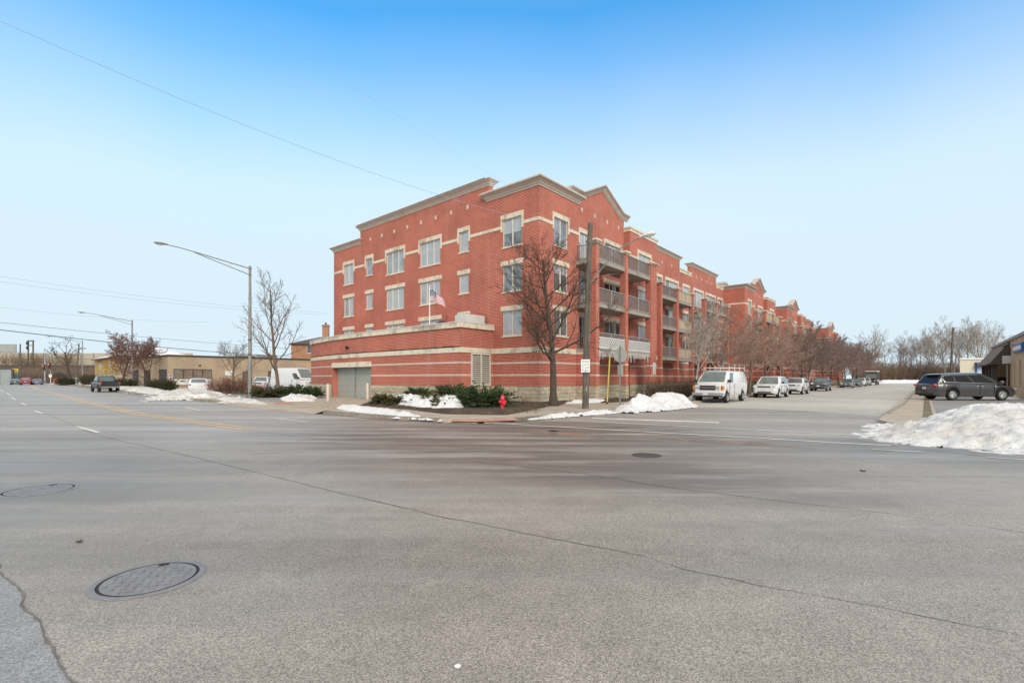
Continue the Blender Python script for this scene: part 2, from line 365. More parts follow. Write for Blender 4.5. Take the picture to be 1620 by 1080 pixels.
# ------------------------------------------------------------------ camera, sky, sun
cam = bpy.data.cameras.new('camera'); co_ = bpy.data.objects.new('camera', cam); COL.objects.link(co_)
co_.location = (0,0,H); co_.rotation_euler = (R(90),0,0); cam.sensor_width = 36; cam.lens = F/1620*36; cam.shift_y = (HY-540)/1620
cam.clip_end = 4000; cam.clip_start = .05; S.camera = co_
SUN_EL, SUN_AZ = R(30), math.atan2(.25,-.97)      # azimuth measured from +Y towards +X: behind the camera, to the right
w = bpy.data.worlds.new('World'); S.world = w; w.use_nodes = True; wt = w.node_tree; wt.nodes.clear()
def wn(t, **k):
    n = wt.nodes.new(t)
    for a, b in k.items(): setattr(n, a, b)
    return n
sky = wn('ShaderNodeTexSky', sky_type='NISHITA'); sky.sun_disc = False; sky.sun_elevation = SUN_EL; sky.sun_rotation = SUN_AZ
sky.air_density = 1.0; sky.dust_density = .6; sky.ozone_density = 3.0; sky.altitude = 100
bg = wn('ShaderNodeBackground'); wo = wn('ShaderNodeOutputWorld'); tc = wn('ShaderNodeTexCoord'); sp = wn('ShaderNodeSeparateXYZ')
wt.links.new(tc.outputs['Generated'], sp.inputs[0])
nz = wn('ShaderNodeTexNoise'); nz.inputs['Scale'].default_value = 1.3; nz.inputs['Detail'].default_value = 3; wt.links.new(tc.outputs['Generated'], nz.inputs['Vector'])
ma = wn('ShaderNodeMath', operation='MULTIPLY_ADD'); ma.inputs[1].default_value = -.16; wt.links.new(nz.outputs[0], ma.inputs[0]); 
ad = wn('ShaderNodeMath', operation='ADD'); ad.inputs[1].default_value = .085; wt.links.new(sp.outputs[2], ma.inputs[2]); wt.links.new(ma.outputs[0], ad.inputs[0])
veil = wn('ShaderNodeValToRGB'); e = veil.color_ramp.elements                   # thin overcast: thick at the horizon, a blue gap above it, unseen cloud added overhead for neutral light
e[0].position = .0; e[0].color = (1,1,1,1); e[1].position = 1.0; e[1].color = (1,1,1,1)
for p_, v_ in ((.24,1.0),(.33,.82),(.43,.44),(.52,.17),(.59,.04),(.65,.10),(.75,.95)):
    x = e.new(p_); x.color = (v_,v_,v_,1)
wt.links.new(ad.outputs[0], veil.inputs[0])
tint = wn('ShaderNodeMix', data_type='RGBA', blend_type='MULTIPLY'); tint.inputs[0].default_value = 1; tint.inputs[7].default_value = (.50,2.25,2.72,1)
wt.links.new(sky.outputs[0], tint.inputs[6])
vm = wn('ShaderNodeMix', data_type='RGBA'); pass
cl = wn('ShaderNodeValToRGB'); e = cl.color_ramp.elements                        # cloud colour: bluish by the horizon, warm in the added cloud overhead
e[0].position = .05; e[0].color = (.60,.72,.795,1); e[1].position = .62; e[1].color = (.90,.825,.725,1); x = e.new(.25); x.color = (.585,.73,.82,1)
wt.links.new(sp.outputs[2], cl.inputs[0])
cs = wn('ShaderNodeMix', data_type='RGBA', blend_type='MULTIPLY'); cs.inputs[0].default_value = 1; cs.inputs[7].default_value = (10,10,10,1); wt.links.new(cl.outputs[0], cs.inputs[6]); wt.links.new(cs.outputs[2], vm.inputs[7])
bk = wn('ShaderNodeMapRange'); bk.inputs[1].default_value = .3; bk.inputs[2].default_value = -.15; bk.inputs[3].default_value = 0; bk.inputs[4].default_value = 1; wt.links.new(sp.outputs[1], bk.inputs[0])   # unseen overcast added behind the viewer as neutral fill
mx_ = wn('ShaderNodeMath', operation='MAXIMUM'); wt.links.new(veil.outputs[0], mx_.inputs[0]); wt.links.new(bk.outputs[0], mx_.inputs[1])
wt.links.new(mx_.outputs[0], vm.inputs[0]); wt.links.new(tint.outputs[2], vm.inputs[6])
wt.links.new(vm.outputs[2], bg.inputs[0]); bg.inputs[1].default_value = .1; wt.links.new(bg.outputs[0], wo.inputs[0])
sl = bpy.data.lights.new('sun', 'SUN'); sl.energy = 1.9; sl.angle = R(28); sl.color = (1,.93,.84); so = bpy.data.objects.new('sun', sl); COL.objects.link(so)
sd = Vector((math.sin(SUN_AZ)*math.cos(SUN_EL), math.cos(SUN_AZ)*math.cos(SUN_EL), math.sin(SUN_EL)))
so.rotation_euler = sd.to_track_quat('Z','Y').to_euler(); so.location = sd*60
S.view_settings.view_transform = 'Standard'; S.view_settings.look = 'None'; S.view_settings.exposure = 0.28; S.view_settings.gamma = 1
# ================================================================== SETTING: ground, roads, pavements
gm = MB(); gm.quad((-1800,-900,-.06),(1800,-900,-.06),(1800,1900,-.06),(-1800,1900,-.06)); struct('ground', gm, M['far_ground'])
rm = MB(); rm.quad((-260,-60,0),(90,-60,0),(90,210,0),(-260,210,0)); struct('main_road', rm, M['asphalt'])
def P(*a): return [(float(p[0]), float(p[1])) for p in a]
def off(t, r=0): return CORNER + D2*t + D1*r         # building frame -> world
# side street, a paler surface starting beyond the crossing
s0 = Vector((4.36,22.2,0)); e_l = off(0,-5.6); 
sm = MB(); sm.add([G(1106,643.5,.004), G(1250,648.5,.004), G(1402,659,.004), off(-2+40,-16.2)+Vector((0,0,.004)), off(190,-16.2)+Vector((0,0,.004)), off(190,-5.0)+Vector((0,0,.004)), off(8,-5.0)+Vector((0,0,.004))], [(0,1,2,3,4,5,6)])
struct('side_street', sm, M['street'])
# block of the apartment building: one concrete pavement slab with a kerb edge
K = [(-131,139),(-65,73.8),(-46.6,56.7),(-25.2,36.4),(-18.8,31.2),(-12.9,25.9),(-8.5,21.8),(-4.3,18.5),(-2.64,17.7),(-1.14,17.4),(.05,17.95),(1.8,19.7),(4.36,22.2)]
far_l = off(190,-5.55)
pm = MB(); pm.prism(K + P(far_l, off(190,60)) + [(-60,230),(-131,200)], -.05, .12); struct('sidewalk', pm, M['walk'])
def strip(pts, width, z0, z1, inward=1):
    mb = MB(); pts = [Vector((p[0],p[1],0)) for p in pts]; n = len(pts); L_ = []; R_ = []
    for i, p in enumerate(pts):
        t = (pts[min(i+1,n-1)] - pts[max(i-1,0)]).normalized(); nn = Vector((-t.y,t.x,0))*inward
        L_.append(p); R_.append(p + nn*width)
    for i in range(n-1):
        a,b,c,d = L_[i],L_[i+1],R_[i+1],R_[i]
        vs = [Vector((q.x,q.y,z)) for z in (z0,z1) for q in (a,b,c,d)]
        mb.add(vs, [(4,5,6,7),(0,1,5,4),(2,3,7,6)] + ([(3,0,4,7)] if i==0 else []) + ([(1,2,6,5)] if i==n-2 else []))
    return mb
struct('curb', strip([(x-.003,y-.004) for x,y in K[:5]], .17, -.02, .135), M['curb'])
struct('curb', strip([(x-.003,y-.004) for x,y in K[6:9]], .17, -.02, .14), M['curb'])
cb = [K[10]] + [K[11], K[12]] + P(off(-2.2+10,-5.56)) + P(far_l)
struct('curb', strip(cb, .17, -.02, .134), M['curb'])
tp = MB(); tq = [Vector((-2.2,17.22,.068)),Vector((-1.2,16.98,.068)),Vector((.28,17.62,.068)),Vector((.02,17.98,.132)),Vector((-1.14,17.42,.132)),Vector((-2.1,17.6,.132))]; tp.poly(tq); struct('curb_ramp', tp, M['tactile'])
tp = MB(); tp.poly([G(432,638,.131), G(468,640.5,.131), G(462,636,.131), G(436,634.8,.131)]); struct('curb_ramp', tp, M['tactile'])
dv = MB(); dv.poly([Vector((-8.55,21.86,.126)), Vector((-12.9,25.95,.126)), Vector((-14.2,31.2,.126)), Vector((-13.6,37.3,.126)), Vector((-9.4,34.3,.126)), Vector((-8.3,26.4,.126))]); struct('driveway', dv, M['drive'])
ap = MB()                                          # sloped aprons where the kerb is dropped
def apron(i0, i1, wd=.55):
    ps = [Vector((K[i][0],K[i][1],0)) for i in range(i0,i1+1)]
    for k in range(len(ps)-1):
        a, b = ps[k], ps[k+1]; n = Vector((-(b-a).y,(b-a).x,0)).normalized()*-wd; zt = Vector((0,0,.127)); zb = Vector((0,0,.006))
        ap.quad(a+zt, b+zt, b+n*(1 if k<len(ps)-2 else .6)+zb, a+n*(1 if k else .6)+zb)
apron(4,6,.75); apron(8,10,.45); struct('driveway', ap, M['drive'])
# car park of the tan building and the grass parkway beside it
lot = MB(); lot.poly([(p[0],p[1],.124) for p in [(-15.0,30.2),(-13.7,38),(-24,62),(-32,84),(-47,66),(-40,55),(-30.5,44.6)]]); struct('parking_lot', lot, M['asphalt_lot'])
lw = MB(); lw.poly([(p[0],p[1],.125) for p in [(-130.6,139.8),(-65.2,74.6),(-47,57.6),(-30,41.6),(-31.2,44),(-41,54.5),(-48,64),(-72,87),(-125,150)]]); struct('lawn', lw, M['lawn'])
# bed of bark mulch at the foot of the corner
def inside(poly, x, y):
    c = False; n = len(poly); j = n-1
    for i in range(n):
        xi,yi = poly[i]; xj,yj = poly[j]
        if (yi>y) != (yj>y) and x < (xj-xi)*(y-yi)/(yj-yi)+xi: c = not c
        j = i
    return c
def edge_dist(poly, x, y):
    best = 1e9; p = Vector((x,y)); n = len(poly)
    for i in range(n):
        a = Vector(poly[i]); b = Vector(poly[(i+1)%n]); ab = b-a; t = max(0,min(1,(p-a).dot(ab)/max(ab.length_squared,1e-9)))
        best = min(best, (p-(a+ab*t)).length)
    return best
def fbm(x, y, s, o=4, seed=0): return noise.fractal(Vector((x*s+seed*7.3, y*s-seed*3.1, seed*1.7)), .9, 2.1, o)
def field(name, poly, res, fn, mat, base, **k):       # raised sheet inside an outline, height from fn(x, y, distance to edge)
    xs = [p[0] for p in poly]; ys = [p[1] for p in poly]; x0,x1,y0,y1 = min(xs)-.3,max(xs)+.3,min(ys)-.3,max(ys)+.3
    nx, ny = int((x1-x0)/res)+2, int((y1-y0)/res)+2; mb = MB(); idx = {}
    hs = {}
    for i in range(nx):
        for j in range(ny):
            x, y = x0+i*res, y0+j*res
            d = edge_dist(poly,x,y); d = d if inside(poly,x,y) else -d
            hs[i,j] = fn(x,y,d)
    fs = []
    for i in range(nx-1):
        for j in range(ny-1):
            q = [(i,j),(i+1,j),(i+1,j+1),(i,j+1)]
            if max(hs[a] for a in q) <= 0: continue
            f = []
            for a in q:
                if a not in idx:
                    idx[a] = len(mb.v); mb.v.append((x0+a[0]*res, y0+a[1]*res, base + max(hs[a], -.06)))
                f.append(idx[a])
            mb.f.append(tuple(f)); mb.mi.append(0)
    return mb.build(name, mat, smooth=60, **k)
bed = [(-8.3,26.2),(-4.6,22.4),(-2.84,19.9),(-.27,19.3),(.84,22),(1.83,24.9),(2.6,26.4),(4.0,31.0),(1.6,28.1),(-1.1,30.3),(-3.0,28.4),(-9.3,34.0)]
tag(field('mulch_bed', bed, .16, lambda x,y,d: min(d*.35,.12) + .05*fbm(x,y,1.6,5), M['mulch'], .125), kind='structure')
sidebed = P(off(3.2,-.6), off(3.4,-2.6), off(60,-2.9), off(126,-2.9), off(126,2), off(60,2.2), off(12,.3))
tag(field('mulch_bed', sidebed, .5, lambda x,y,d: min(d*.3,.1) + .03*fbm(x,y,1.2,4), M['mulch'], .125), kind='structure')
def mound(name, label, poly, h, ramp, rough, mat='snow', res=.10, seed=1, base=.0, cat='snow pile', group=None, lump=1.0, amp=None):
    def fn(x,y,d):
        if d < -.4: return -.06
        dd = d + (amp or (.5 if h < .16 else .34))*fbm(x,y,1.3*lump,6,seed)*min(1,max(.55,ramp*.7)) - (.06 if h < .16 else 0)
        e = max(0,min(1,dd/ramp)); s = e*e*(3-2*e)
        return h*s*(1+.22*fbm(x,y,.55*lump,3,seed+5)) + rough*fbm(x,y,2.3*lump,5,seed+2)*min(1,max(0,dd)*2.5) + 1.1*rough*fbm(x,y,5.5,5,seed+9)*min(1,max(0,dd)*3) - (.05 if dd<=0 else 0)
    o = field(name, poly, res, fn, M[mat], base); return tag(o, label, cat, group)
SG = 'snow piles along the streets'
mound('snow_pile', 'large dirty ploughed snow pile beside the dark minivan', P(G(1352,690),G(1400,700),G(1470,707),G(1540,714),G(1640,724),(14,8.6),(19,10),(21,15.0),(17.5,17.0),(14.6,17.2),(11.8,16.2)), .84, 3.4, .055, 'snow_dirty', .075, 3, 0.0, group=SG)
mound('snow_pile', 'bright rounded snow pile heaped around the stop sign post', P((4.9,22.0),(5.6,21.8),(7.4,23.4),(9.8,26.0),(11.0,28.6),(9.6,29.2),(7.6,27.6),(5.6,25.2),(4.8,23.4)), .72, 1.5, .07, 'snow', .1, 8, .08, group=SG)
mound('snow_pile', 'thin snow ridge trailing along the corner curb by the wooden pole', P((.8,18.4),(1.6,19.0),(3.0,20.3),(4.6,21.5),(5.2,22.2),(4.4,22.3),(3.2,21.3),(2.0,20.2),(1.2,19.2)), .11, .4, .05, 'snow', .08, 11, .07, group=SG)
mound('snow_pile', 'snow strip lying on the raised curb below the junipers', P(G(540,648.5,.12),G(600,656.5,.12),G(640,664),G(702,668.5),G(690,663,.12),G(655,656,.12),G(610,650,.12),G(560,645,.12),G(525,645,.12)), .17, .45, .07, 'snow_clean', .09, 14, .1, group=SG)
mound('snow_pile', 'snow blanket between the dark green junipers', P((-7.2,26.2),(-5.9,24.6),(-4.9,23.0),(-3.1,21.6),(-2.0,22.1),(-2.2,24.2),(-3.2,26.6),(-5.6,28.0),(-7.0,27.4)), .42, .6, .14, 'snow_clean', .1, 17, .15, group=SG)
mound('snow_pile', 'small white snow patch behind the bare corner tree', P(off(1.0,-.9),off(1.8,-1.7),off(3.9,-2.3),off(4.6,-1.9),off(3.2,-1.0)), .2, .4, .04, 'snow_clean', .08, 20, .14, group=SG)
mound('snow_pile', 'snow heap lying behind the parked white cargo van', P(off(10.5,-5.2),off(16,-5.6),off(21,-5.9),off(21,-4.6),off(15,-4.2),off(10.5,-4.3)), .45, .7, .08, 'snow', .14, 23, .08, group=SG)
mound('snow_pile', 'low snow heap at the curb past the two white parked cars', P(off(27.5,-5.4),off(36,-5.9),off(50,-5.7),off(50,-4.5),off(36,-4.3),off(27.5,-4.5)), .4, .6, .08, 'snow', .25, 26, .08, group=SG)
mound('snow_pile', 'far snow bank closing the end of the side street', P(off(165,-6.5),off(185,-19),off(193,-19),off(193,-4.5),off(170,-4.5)), .9, 2.5, .15, 'snow_clean', .5, 29, .0, group=SG, lump=.4)
mound('snow_pile', 'grey ploughed snow bank in front of the white sedan', P(G(245,633.5),G(300,633.5),G(345,629.5,.1),G(362,625,.1),G(350,617.5,.1),G(300,616,.1),G(262,622.5,.1),G(240,629.5)), .42, 1.7, .11, 'snow_slush', .12, 32, .06, group=SG, amp=.8)
mound('snow_pile', 'long snow bank beside the black pickup and lamp post', P(G(266,630),G(215,623),G(182,617.8),G(172,613.8,.1),G(205,611.5,.1),G(240,613,.1),G(275,622,.1)), .34, 1.3, .09, 'snow_slush', .14, 35, .05, group=SG, amp=.6)
mound('snow_pile', 'flat dirty snow patch at the foot of the nearest street lamp', P(G(352,639),G(392,641.5),G(428,642.3,.1),G(420,636.5,.12),G(395,631,.12),G(360,629.5,.12),G(338,632)), .15, .8, .1, 'snow_slush', .12, 38, .1, group=SG)
mound('snow_pile', 'white snow drift between the brown and green junipers left of the driveway', P(G(448,635,.12),G(500,635,.12),G(505,629,.12),G(492,620,.12),G(465,617,.12),G(452,624,.12),G(440,630,.12)), .22, .8, .12, 'snow_clean', .12, 41, .1, group=SG)
mound('snow_pile', 'snow line along the far curb before the yellow apartments', P(G(172,613.5),G(120,609.4),G(84,607.4),G(84,606),G(120,606.6),G(170,610.5)), .55, 1.6, .12, 'snow', .5, 44, .05, group=SG, lump=.5)
mound('snow_pile', 'snow heap at the foot of the shop wall behind the big pile', P((33.5,34.5),(34.8,33.0),(37.6,35.6),(43,41),(42,42.2),(37.5,38.8)), .8, 1.0, .12, 'snow', .2, 47, .1, group=SG)
mound('snow_pile', 'tall white snow mound at the back of the lot behind the minivan', P(at(1494,66),at(1512,64),at(1530,66),at(1532,72),at(1512,74),at(1494,71)), 2.35, 1.6, .2, 'snow_clean', .3, 50, .1, group=SG, lump=.6)
# right block
rp = [(15.5,20),(13.2,17.4),(12.0,14.6),(12.3,11.5),(14,9.4),(24,3),(60,-18),(150,20),(150,190)] + P(off(190,-16.0))
pm = MB(); pm.prism(rp, -.05, .115); struct('sidewalk', pm, M['walk'])
cr = [(15.5,20),(16.2,20.9)] + P(off(14,-16.0), off(60,-16.0), off(190,-16.0)); struct('curb', strip(cr, .18, -.02, .13, -1), M['curb'])
def lot_pt(t, r): return tuple(off(t, r))[:2]
lt = MB(); lt.poly([(p[0],p[1],.122) for p in [lot_pt(0,-17.4),lot_pt(48,-17.2),lot_pt(95,-17.2),lot_pt(95,-60),lot_pt(10,-55),lot_pt(-4,-22)]]); struct('parking_lot', lt, M['asphalt_lot'])
lf = MB(); lf.poly([(p[0],p[1],.1245) for p in [lot_pt(1,-16.95),lot_pt(60,-16.9),lot_pt(60,-17.1),lot_pt(1,-17.25)]]); struct('lawn', lf, M['lawn'])
# near-side gutter at the lower left, with its ragged broken joint
gp = [tuple(G(u,v))[:2] for u,v in ((150,1125),(112,1076),(82,1032),(60,985),(30,940),(0,905))] + [(-6.2,5.6),(-14,12.2),(-24,21.4)]
def wob(pts, amp, step, seed):
    out = []
    for a, b in zip(pts[:-1], pts[1:]):
        a, b = Vector((a[0],a[1],0)), Vector((b[0],b[1],0)); n = max(1,int((b-a).length/step)); nn = Vector((-(b-a).y,(b-a).x,0)).normalized()
        for i in range(n):
            p = a.lerp(b,i/n); out.append(p + nn*amp*fbm(p.x,p.y,2.2,4,seed))
    out.append(Vector((pts[-1][0],pts[-1][1],0))); return out
ge = wob([(1.5,-1.2)]+gp, .06, .05, 3); gt = MB(); gt.poly([(p.x,p.y,.004) for p in ge] + [(-26,19.6,.004),(-9,3,.004),(1.2,-2.6,.004)]); struct('gutter', gt, M['gutter'])
def ribbon(name, pts, wfun, z, mat, seed=0, amp=.03, step=.12):
    ps = wob([tuple(p)[:2] for p in pts], amp, step, seed); mb = MB(); n = len(ps)
    for i, p in enumerate(ps):
        t = (ps[min(i+1,n-1)]-ps[max(i-1,0)]).normalized(); nn = Vector((-t.y,t.x,0)); ww = wfun(p)/2
        mb.v += [(p.x-nn.x*ww,p.y-nn.y*ww,z),(p.x+nn.x*ww,p.y+nn.y*ww,z)]
        if i: b = 2*i-2; mb.f.append((b,b+1,b+3,b+2)); mb.mi.append(0)
    return struct(name, mb, mat)
ribbon('crack', [(1.5,-1.2)]+gp, lambda p: max(.002,.004+.022*abs(fbm(p.x,p.y,5,5,5))), .008, M['tar'], 3, .035, .03)
ribbon('crack', [G(u,v) for u,v in ((60,648),(100,666),(160,690),(240,708),(330,728),(430,753),(540,780),(620,798),(700,817),(800,837),(900,857),(1020,879))], lambda p: max(.004,.013+.012*fbm(p.x,p.y,1.5,4,7)), .004, M['tar'], 12, .035)
ribbon('crack', [G(u,v) for u,v in ((690,723),(800,735),(930,750),(1080,774),(1240,793),(1400,811),(1620,842),(1700,851))], lambda p: max(.004,.012+.014*fbm(p.x,p.y,1.2,4,8)), .004, M['tar'], 15, .035)
ribbon('crack', [G(u,v) for u,v in ((1010,877),(1050,889),(1080,899),(1180,920),(1300,944),(1450,972),(1620,1006))], lambda p: max(.004,.006+.01*fbm(p.x,p.y,2.2,4,9)), .004, M['tar'], 18, .03, .06)
ribbon('crack', [G(u,v) for u,v in ((393,680),(480,692),(560,697),(700,705),(830,716))], lambda p: max(.002,.01+.016*fbm(p.x,p.y,1.2,4,10)), .004, M['tar'], 21, .04)
# puddles by the crossing
pw = NT('puddle_water'); pw.b.inputs['Base Color'].default_value = (.215,.19,.165,1); pw.rough(.2); pw.b.inputs['Specular IOR Level'].default_value = .3
def blob(name, pts, z, mat, seed):
    c = Vector((0,0,0)); 
    for p in pts: c += Vector(p)/len(pts)
    out = []
    n = len(pts)
    for i in range(n):
        a, b = Vector(pts[i]), Vector(pts[(i+1)%n])
        for k in range(8):
            p = a.lerp(b,k/8); out.append(p + (p-c).normalized()*.18*fbm(p.x,p.y,1.2,4,seed))
    mb = MB(); mb.poly([(p.x,p.y,z) for p in out]); return struct(name, mb, mat)
blob('puddle', [G(1010,692.5),G(1120,700),G(1230,706.5),G(1310,710.5),G(1250,704),G(1120,694.5)], .003, pw.m, 3)
blob('puddle', [G(820,684.5),G(900,689),G(960,694),G(915,684.5),G(850,681)], .003, pw.m, 5)
kd = [Vector((x,y,0)) for x,y in K[2:]]
def shifted(ps, d): 
    out = []
    for i,p in enumerate(ps):
        t_ = (ps[min(i+1,len(ps)-1)]-ps[max(i-1,0)]).normalized(); out.append(p + Vector((t_.y,-t_.x,0))*d)
    return out
ribbon('puddle', shifted(kd,.28), lambda p: max(.02,.34+.5*fbm(p.x,p.y,.5,4,31)), .003, M['damp'], 9, .12, .25)
ribbon('puddle', [G(1345,694),G(1400,703.5),G(1470,711),G(1540,718.5),G(1650,728)], lambda p: max(.02,.16+.35*fbm(p.x,p.y,.8,4,33)), .003, M['damp'], 10, .1, .15)
# ---- markings
def mark(pts, z=.008, mat='paint', name='road_marking'):
    mb = MB(); mb.poly([(p[0],p[1],z) for p in pts]); return struct(name, mb, M[mat])
def line(a, b, width, mat='paint', z=.008):
    a, b = Vector((a[0],a[1],0)), Vector((b[0],b[1],0)); n = Vector((-(b-a).y,(b-a).x,0)).normalized()*width/2
    return mark([a-n,b-n,b+n,a+n], z, mat)
line(G(756,667.7), G(1410,705.2), .12); line(G(902,665.1), G(1385,689.8), .13); line(G(936,661.3), G(1138,668.5), .42)
line(G(1380,711), G(1460,714.8), .1);  line(G(1560,722.8), G(1640,729), .1)
yl = [(-180,178),(-135,135),(-68.8,69.8),(-50.5,53),(-28.8,32.5),(-16.3,21.2),(-8.23,15.07)]
for dx in (-.16,.16):
    mb = MB(); ps = [Vector((x,y,0)) for x,y in yl]
    for i in range(len(ps)-1):
        ta = (ps[min(i+1,len(ps)-1)]-ps[max(i-1,0)]).normalized(); tb = (ps[min(i+2,len(ps)-1)]-ps[i]).normalized()
        na, nb = Vector((-ta.y,ta.x,.0)), Vector((-tb.y,tb.x,0)); z = Vector((0,0,.008))
        mb.quad(ps[i]+na*(dx-.055)+z, ps[i+1]+nb*(dx-.055)+z, ps[i+1]+nb*(dx+.055)+z, ps[i]+na*(dx+.055)+z)
    struct('road_marking', mb, M['paint_y'])
for (u0,v0,u1,v1) in ((122,674.8,156,684),(56,650,68,654.2),(33,637,42,640.5),(17,628,25,632),(10,621,16,625),(1,616.5,6,619.5),(428,661.2,486,667),(292,643.8,317,649),(222,633,234,636.5)):
    line(G(u0,v0), G(u1,v1), .115)
# ---- iron covers in the road
def manhole(c, r, label, detail=True, mat='iron'):
    t = thing('manhole_cover', label, 'manhole cover', (c.x,c.y,0), .3, 'manhole covers in the road')
    m = MB(); m.lathe([(r*1.0,.002),(r*1.15,.002),(r*1.13,.006),(r*1.04,.008),(r*1.0,.007)], 48, caps=False); m.build('frame', M[mat], t, smooth=40)
    g = MB(); g.lathe([(0.001,.001),(r*1.0,.001),(r*1.0,.0025)], 48); g.build('gap', M['iron_dark'], t)
    l = MB(); l.lathe([(0.001,.006),(r*.93,.003),(r*.93,.006),(r*.91,.007),(0.001,.007)], 48)
    if detail:
        n = 8; s = r*1.7/n
        for i in range(n):
            for j in range(n):
                x, y = (i-(n-1)/2)*s, (j-(n-1)/2)*s
                if math.hypot(x,y) < r*.84:
                    l.rbox((x,y,.0085), ((s*.55,s*.16,.006) if (i+j)%2 else (s*.16,s*.55,.006)))
    l.build('lid', M[mat], t, smooth=30)
    k = MB(); k.rbox((0,r*.86,.0095), (r*.2,r*.14,.006)); k.build('pick_hole', M['iron_dark'], t); return t
manhole(G(237,915), .335, 'big round iron manhole cover with raised studs in the foreground asphalt')
manhole(G(62,775), .385, 'smooth iron manhole cover near the left edge of the photo')
manhole(G(1023,720), .27, 'small dark manhole cover out in the crossing', True, 'iron_old')
t = thing('valve_cover', 'small dark rectangular valve cover between the white crosswalk lines and the corner', 'drain cover', tuple(G(876,682)), .6)
m = MB(); m.box(-.17,.17,-.22,.22,.002,.008); m.build('frame', M['iron'], t)
m = MB(); m.box(-.13,.13,-.18,.18,.004,.012)
for k in range(5): m.box(-.11,.11,-.15+k*.07,-.12+k*.07,.0125,.018)
m.build('lid', M['iron_dark'], t)
m = MB(); m.poly([(.02*math.cos(k)*(1+.3*math.sin(3*k)),.02*math.sin(k),.003*(k%2)) for k in [i*2*math.pi/9 for i in range(9)]])
o = MB(); o.lathe([(.016,.0),(.02,.006),(.012,.011),(.002,.012)], 9); tag(o.build('paper_scrap', M['white'], loc=G(724,1054)), 'tiny white scrap lying on the foreground asphalt', 'litter')

for u,v,sc,lab in ((1487,707.5,2.2,'curled brown leaf at the edge of the big snow pile'),(125,857,1.0,'tiny brown leaf left of the big manhole cover'),(1365,745,1.3,'brown leaf lying alone in the right lane')):
    m = MB(); a = .05*sc
    m.add([(-a,0,.004),(-a*.3,-a*.55,.02*sc),(a*.5,-a*.4,.006),(a,0,.018*sc),(a*.4,a*.5,.004),(-a*.4,a*.5,.022*sc),(0,0,.002)],[(0,1,6),(1,2,6),(2,3,6),(3,4,6),(4,5,6),(5,0,6)]); tag(m.build('leaf', M['hedge_brown'], loc=G(u,v), rz=u), lab, 'leaf', 'leaves on the road')
# ================================================================== RED BRICK APARTMENT BUILDING (local frame: x along the side street, y along the avenue)
APT = thing('apartment_building', 'long four storey red brick apartment building with stone bands and balconies', 'building', tuple(CORNER), ANG2)
def plane_fn(kind, c):                                 # (u, inward depth, z) -> local point on a facade plane
    if kind == 'R': return lambda u,d,z: (u, c+d, z)
    return lambda u,d,z: (c+d, u, z)
wall = MB()
def facade(mb, fn, u0, u1, z0, z1, ops=(), depth=.13):
    us = sorted({u0,u1,*[o[0] for o in ops],*[o[1] for o in ops]}); zs = sorted({z0,z1,*[o[2] for o in ops],*[o[3] for o in ops]})
    for a, b in zip(us[:-1],us[1:]):
        for c, d in zip(zs[:-1],zs[1:]):
            m, n = (a+b)/2, (c+d)/2
            if any(o[0]<m<o[1] and o[2]<n<o[3] for o in ops): continue
            mb.quad(fn(a,0,c),fn(b,0,c),fn(b,0,d),fn(a,0,d))
    for a,b,c,d in ops:
        mb.quad(fn(a,0,c),fn(a,depth,c),fn(a,depth,d),fn(a,0,d)); mb.quad(fn(b,0,c),fn(b,depth,c),fn(b,depth,d),fn(b,0,d))
        mb.quad(fn(a,0,d),fn(b,0,d),fn(b,depth,d),fn(a,depth,d)); mb.quad(fn(a,0,c),fn(b,0,c),fn(b,depth,c),fn(a,depth,c))
def window(fn, u0, u1, z0, z1, lights=2, ears=False, dark=False, parent=None, sill=True, name='window', lint=True, mats=None):
    fm, pn = M['frame'], (M['pane_dark'] if dark else M['pane'])
    st, ss = M['stone'], M['stone']
    if mats: fm, pn, st, ss = mats
    f = MB(); w = .055
    f.mbox(fn,u0,u0+w,.05,.16,z0,z1); f.mbox(fn,u1-w,u1,.05,.16,z0,z1); f.mbox(fn,u0+w,u1-w,.052,.16,z0,z0+w); f.mbox(fn,u0+w,u1-w,.052,.16,z1-w,z1)
    for k in range(1,lights):
        c = u0+(u1-u0)*k/lights; f.mbox(fn,c-.045,c+.045,.056,.16,z0+w,z1-w)
    o = f.build(name, fm, parent or APT)
    p = MB(); p.mbox(fn,u0+.02,u1-.02,.095,.15,z0+.02,z1-.02); p.build('pane', pn, o)
    if not mats and random.random() < .62:
        hgt = (z1-z0)*random.choice((.35,.55,1,1,1)); bl = MB()
        for k in range(lights):
            ua, ub = u0+(u1-u0)*k/lights, u0+(u1-u0)*(k+1)/lights
            if random.random() < .8: bl.mbox(fn,ua+.06,ub-.06,.088,.0945,z1-hgt+.06,z1-.06)
        if bl.v: bl.build('blind', M['blind'], o)
    if sill:
        s = MB(); s.mbox(fn,u0-.06,u1+.06,-.05,.05,z0-.09,z0-.002); s.build('sill', ss, o)
    if lint:
        l = MB(); l.mbox(fn,u0-.15,u1+.15,-.035,.03,z1+.002,z1+.29)
        if ears:
            l.mbox(fn,u0-.15,u0-.003,-.036,.03,10.62,z1+.002); l.mbox(fn,u1+.003,u1+.15,-.036,.03,10.62,z1+.002)
        l.build('lintel', st, o)
    return o
M['blind'] = plain('blind_behind_glass',(.40,.43,.455),.12,.12,1.5,coat=.4)
ZW = ((9.65,11.35),(6.9,8.5),(4.2,5.72))
def tile(fn, u, z):
    m = MB(); m.mbox(fn,u-.09,u+.09,-.03,.03,z-.13,z+.13); m.build('accent_tile', M['stone_thin'], APT)
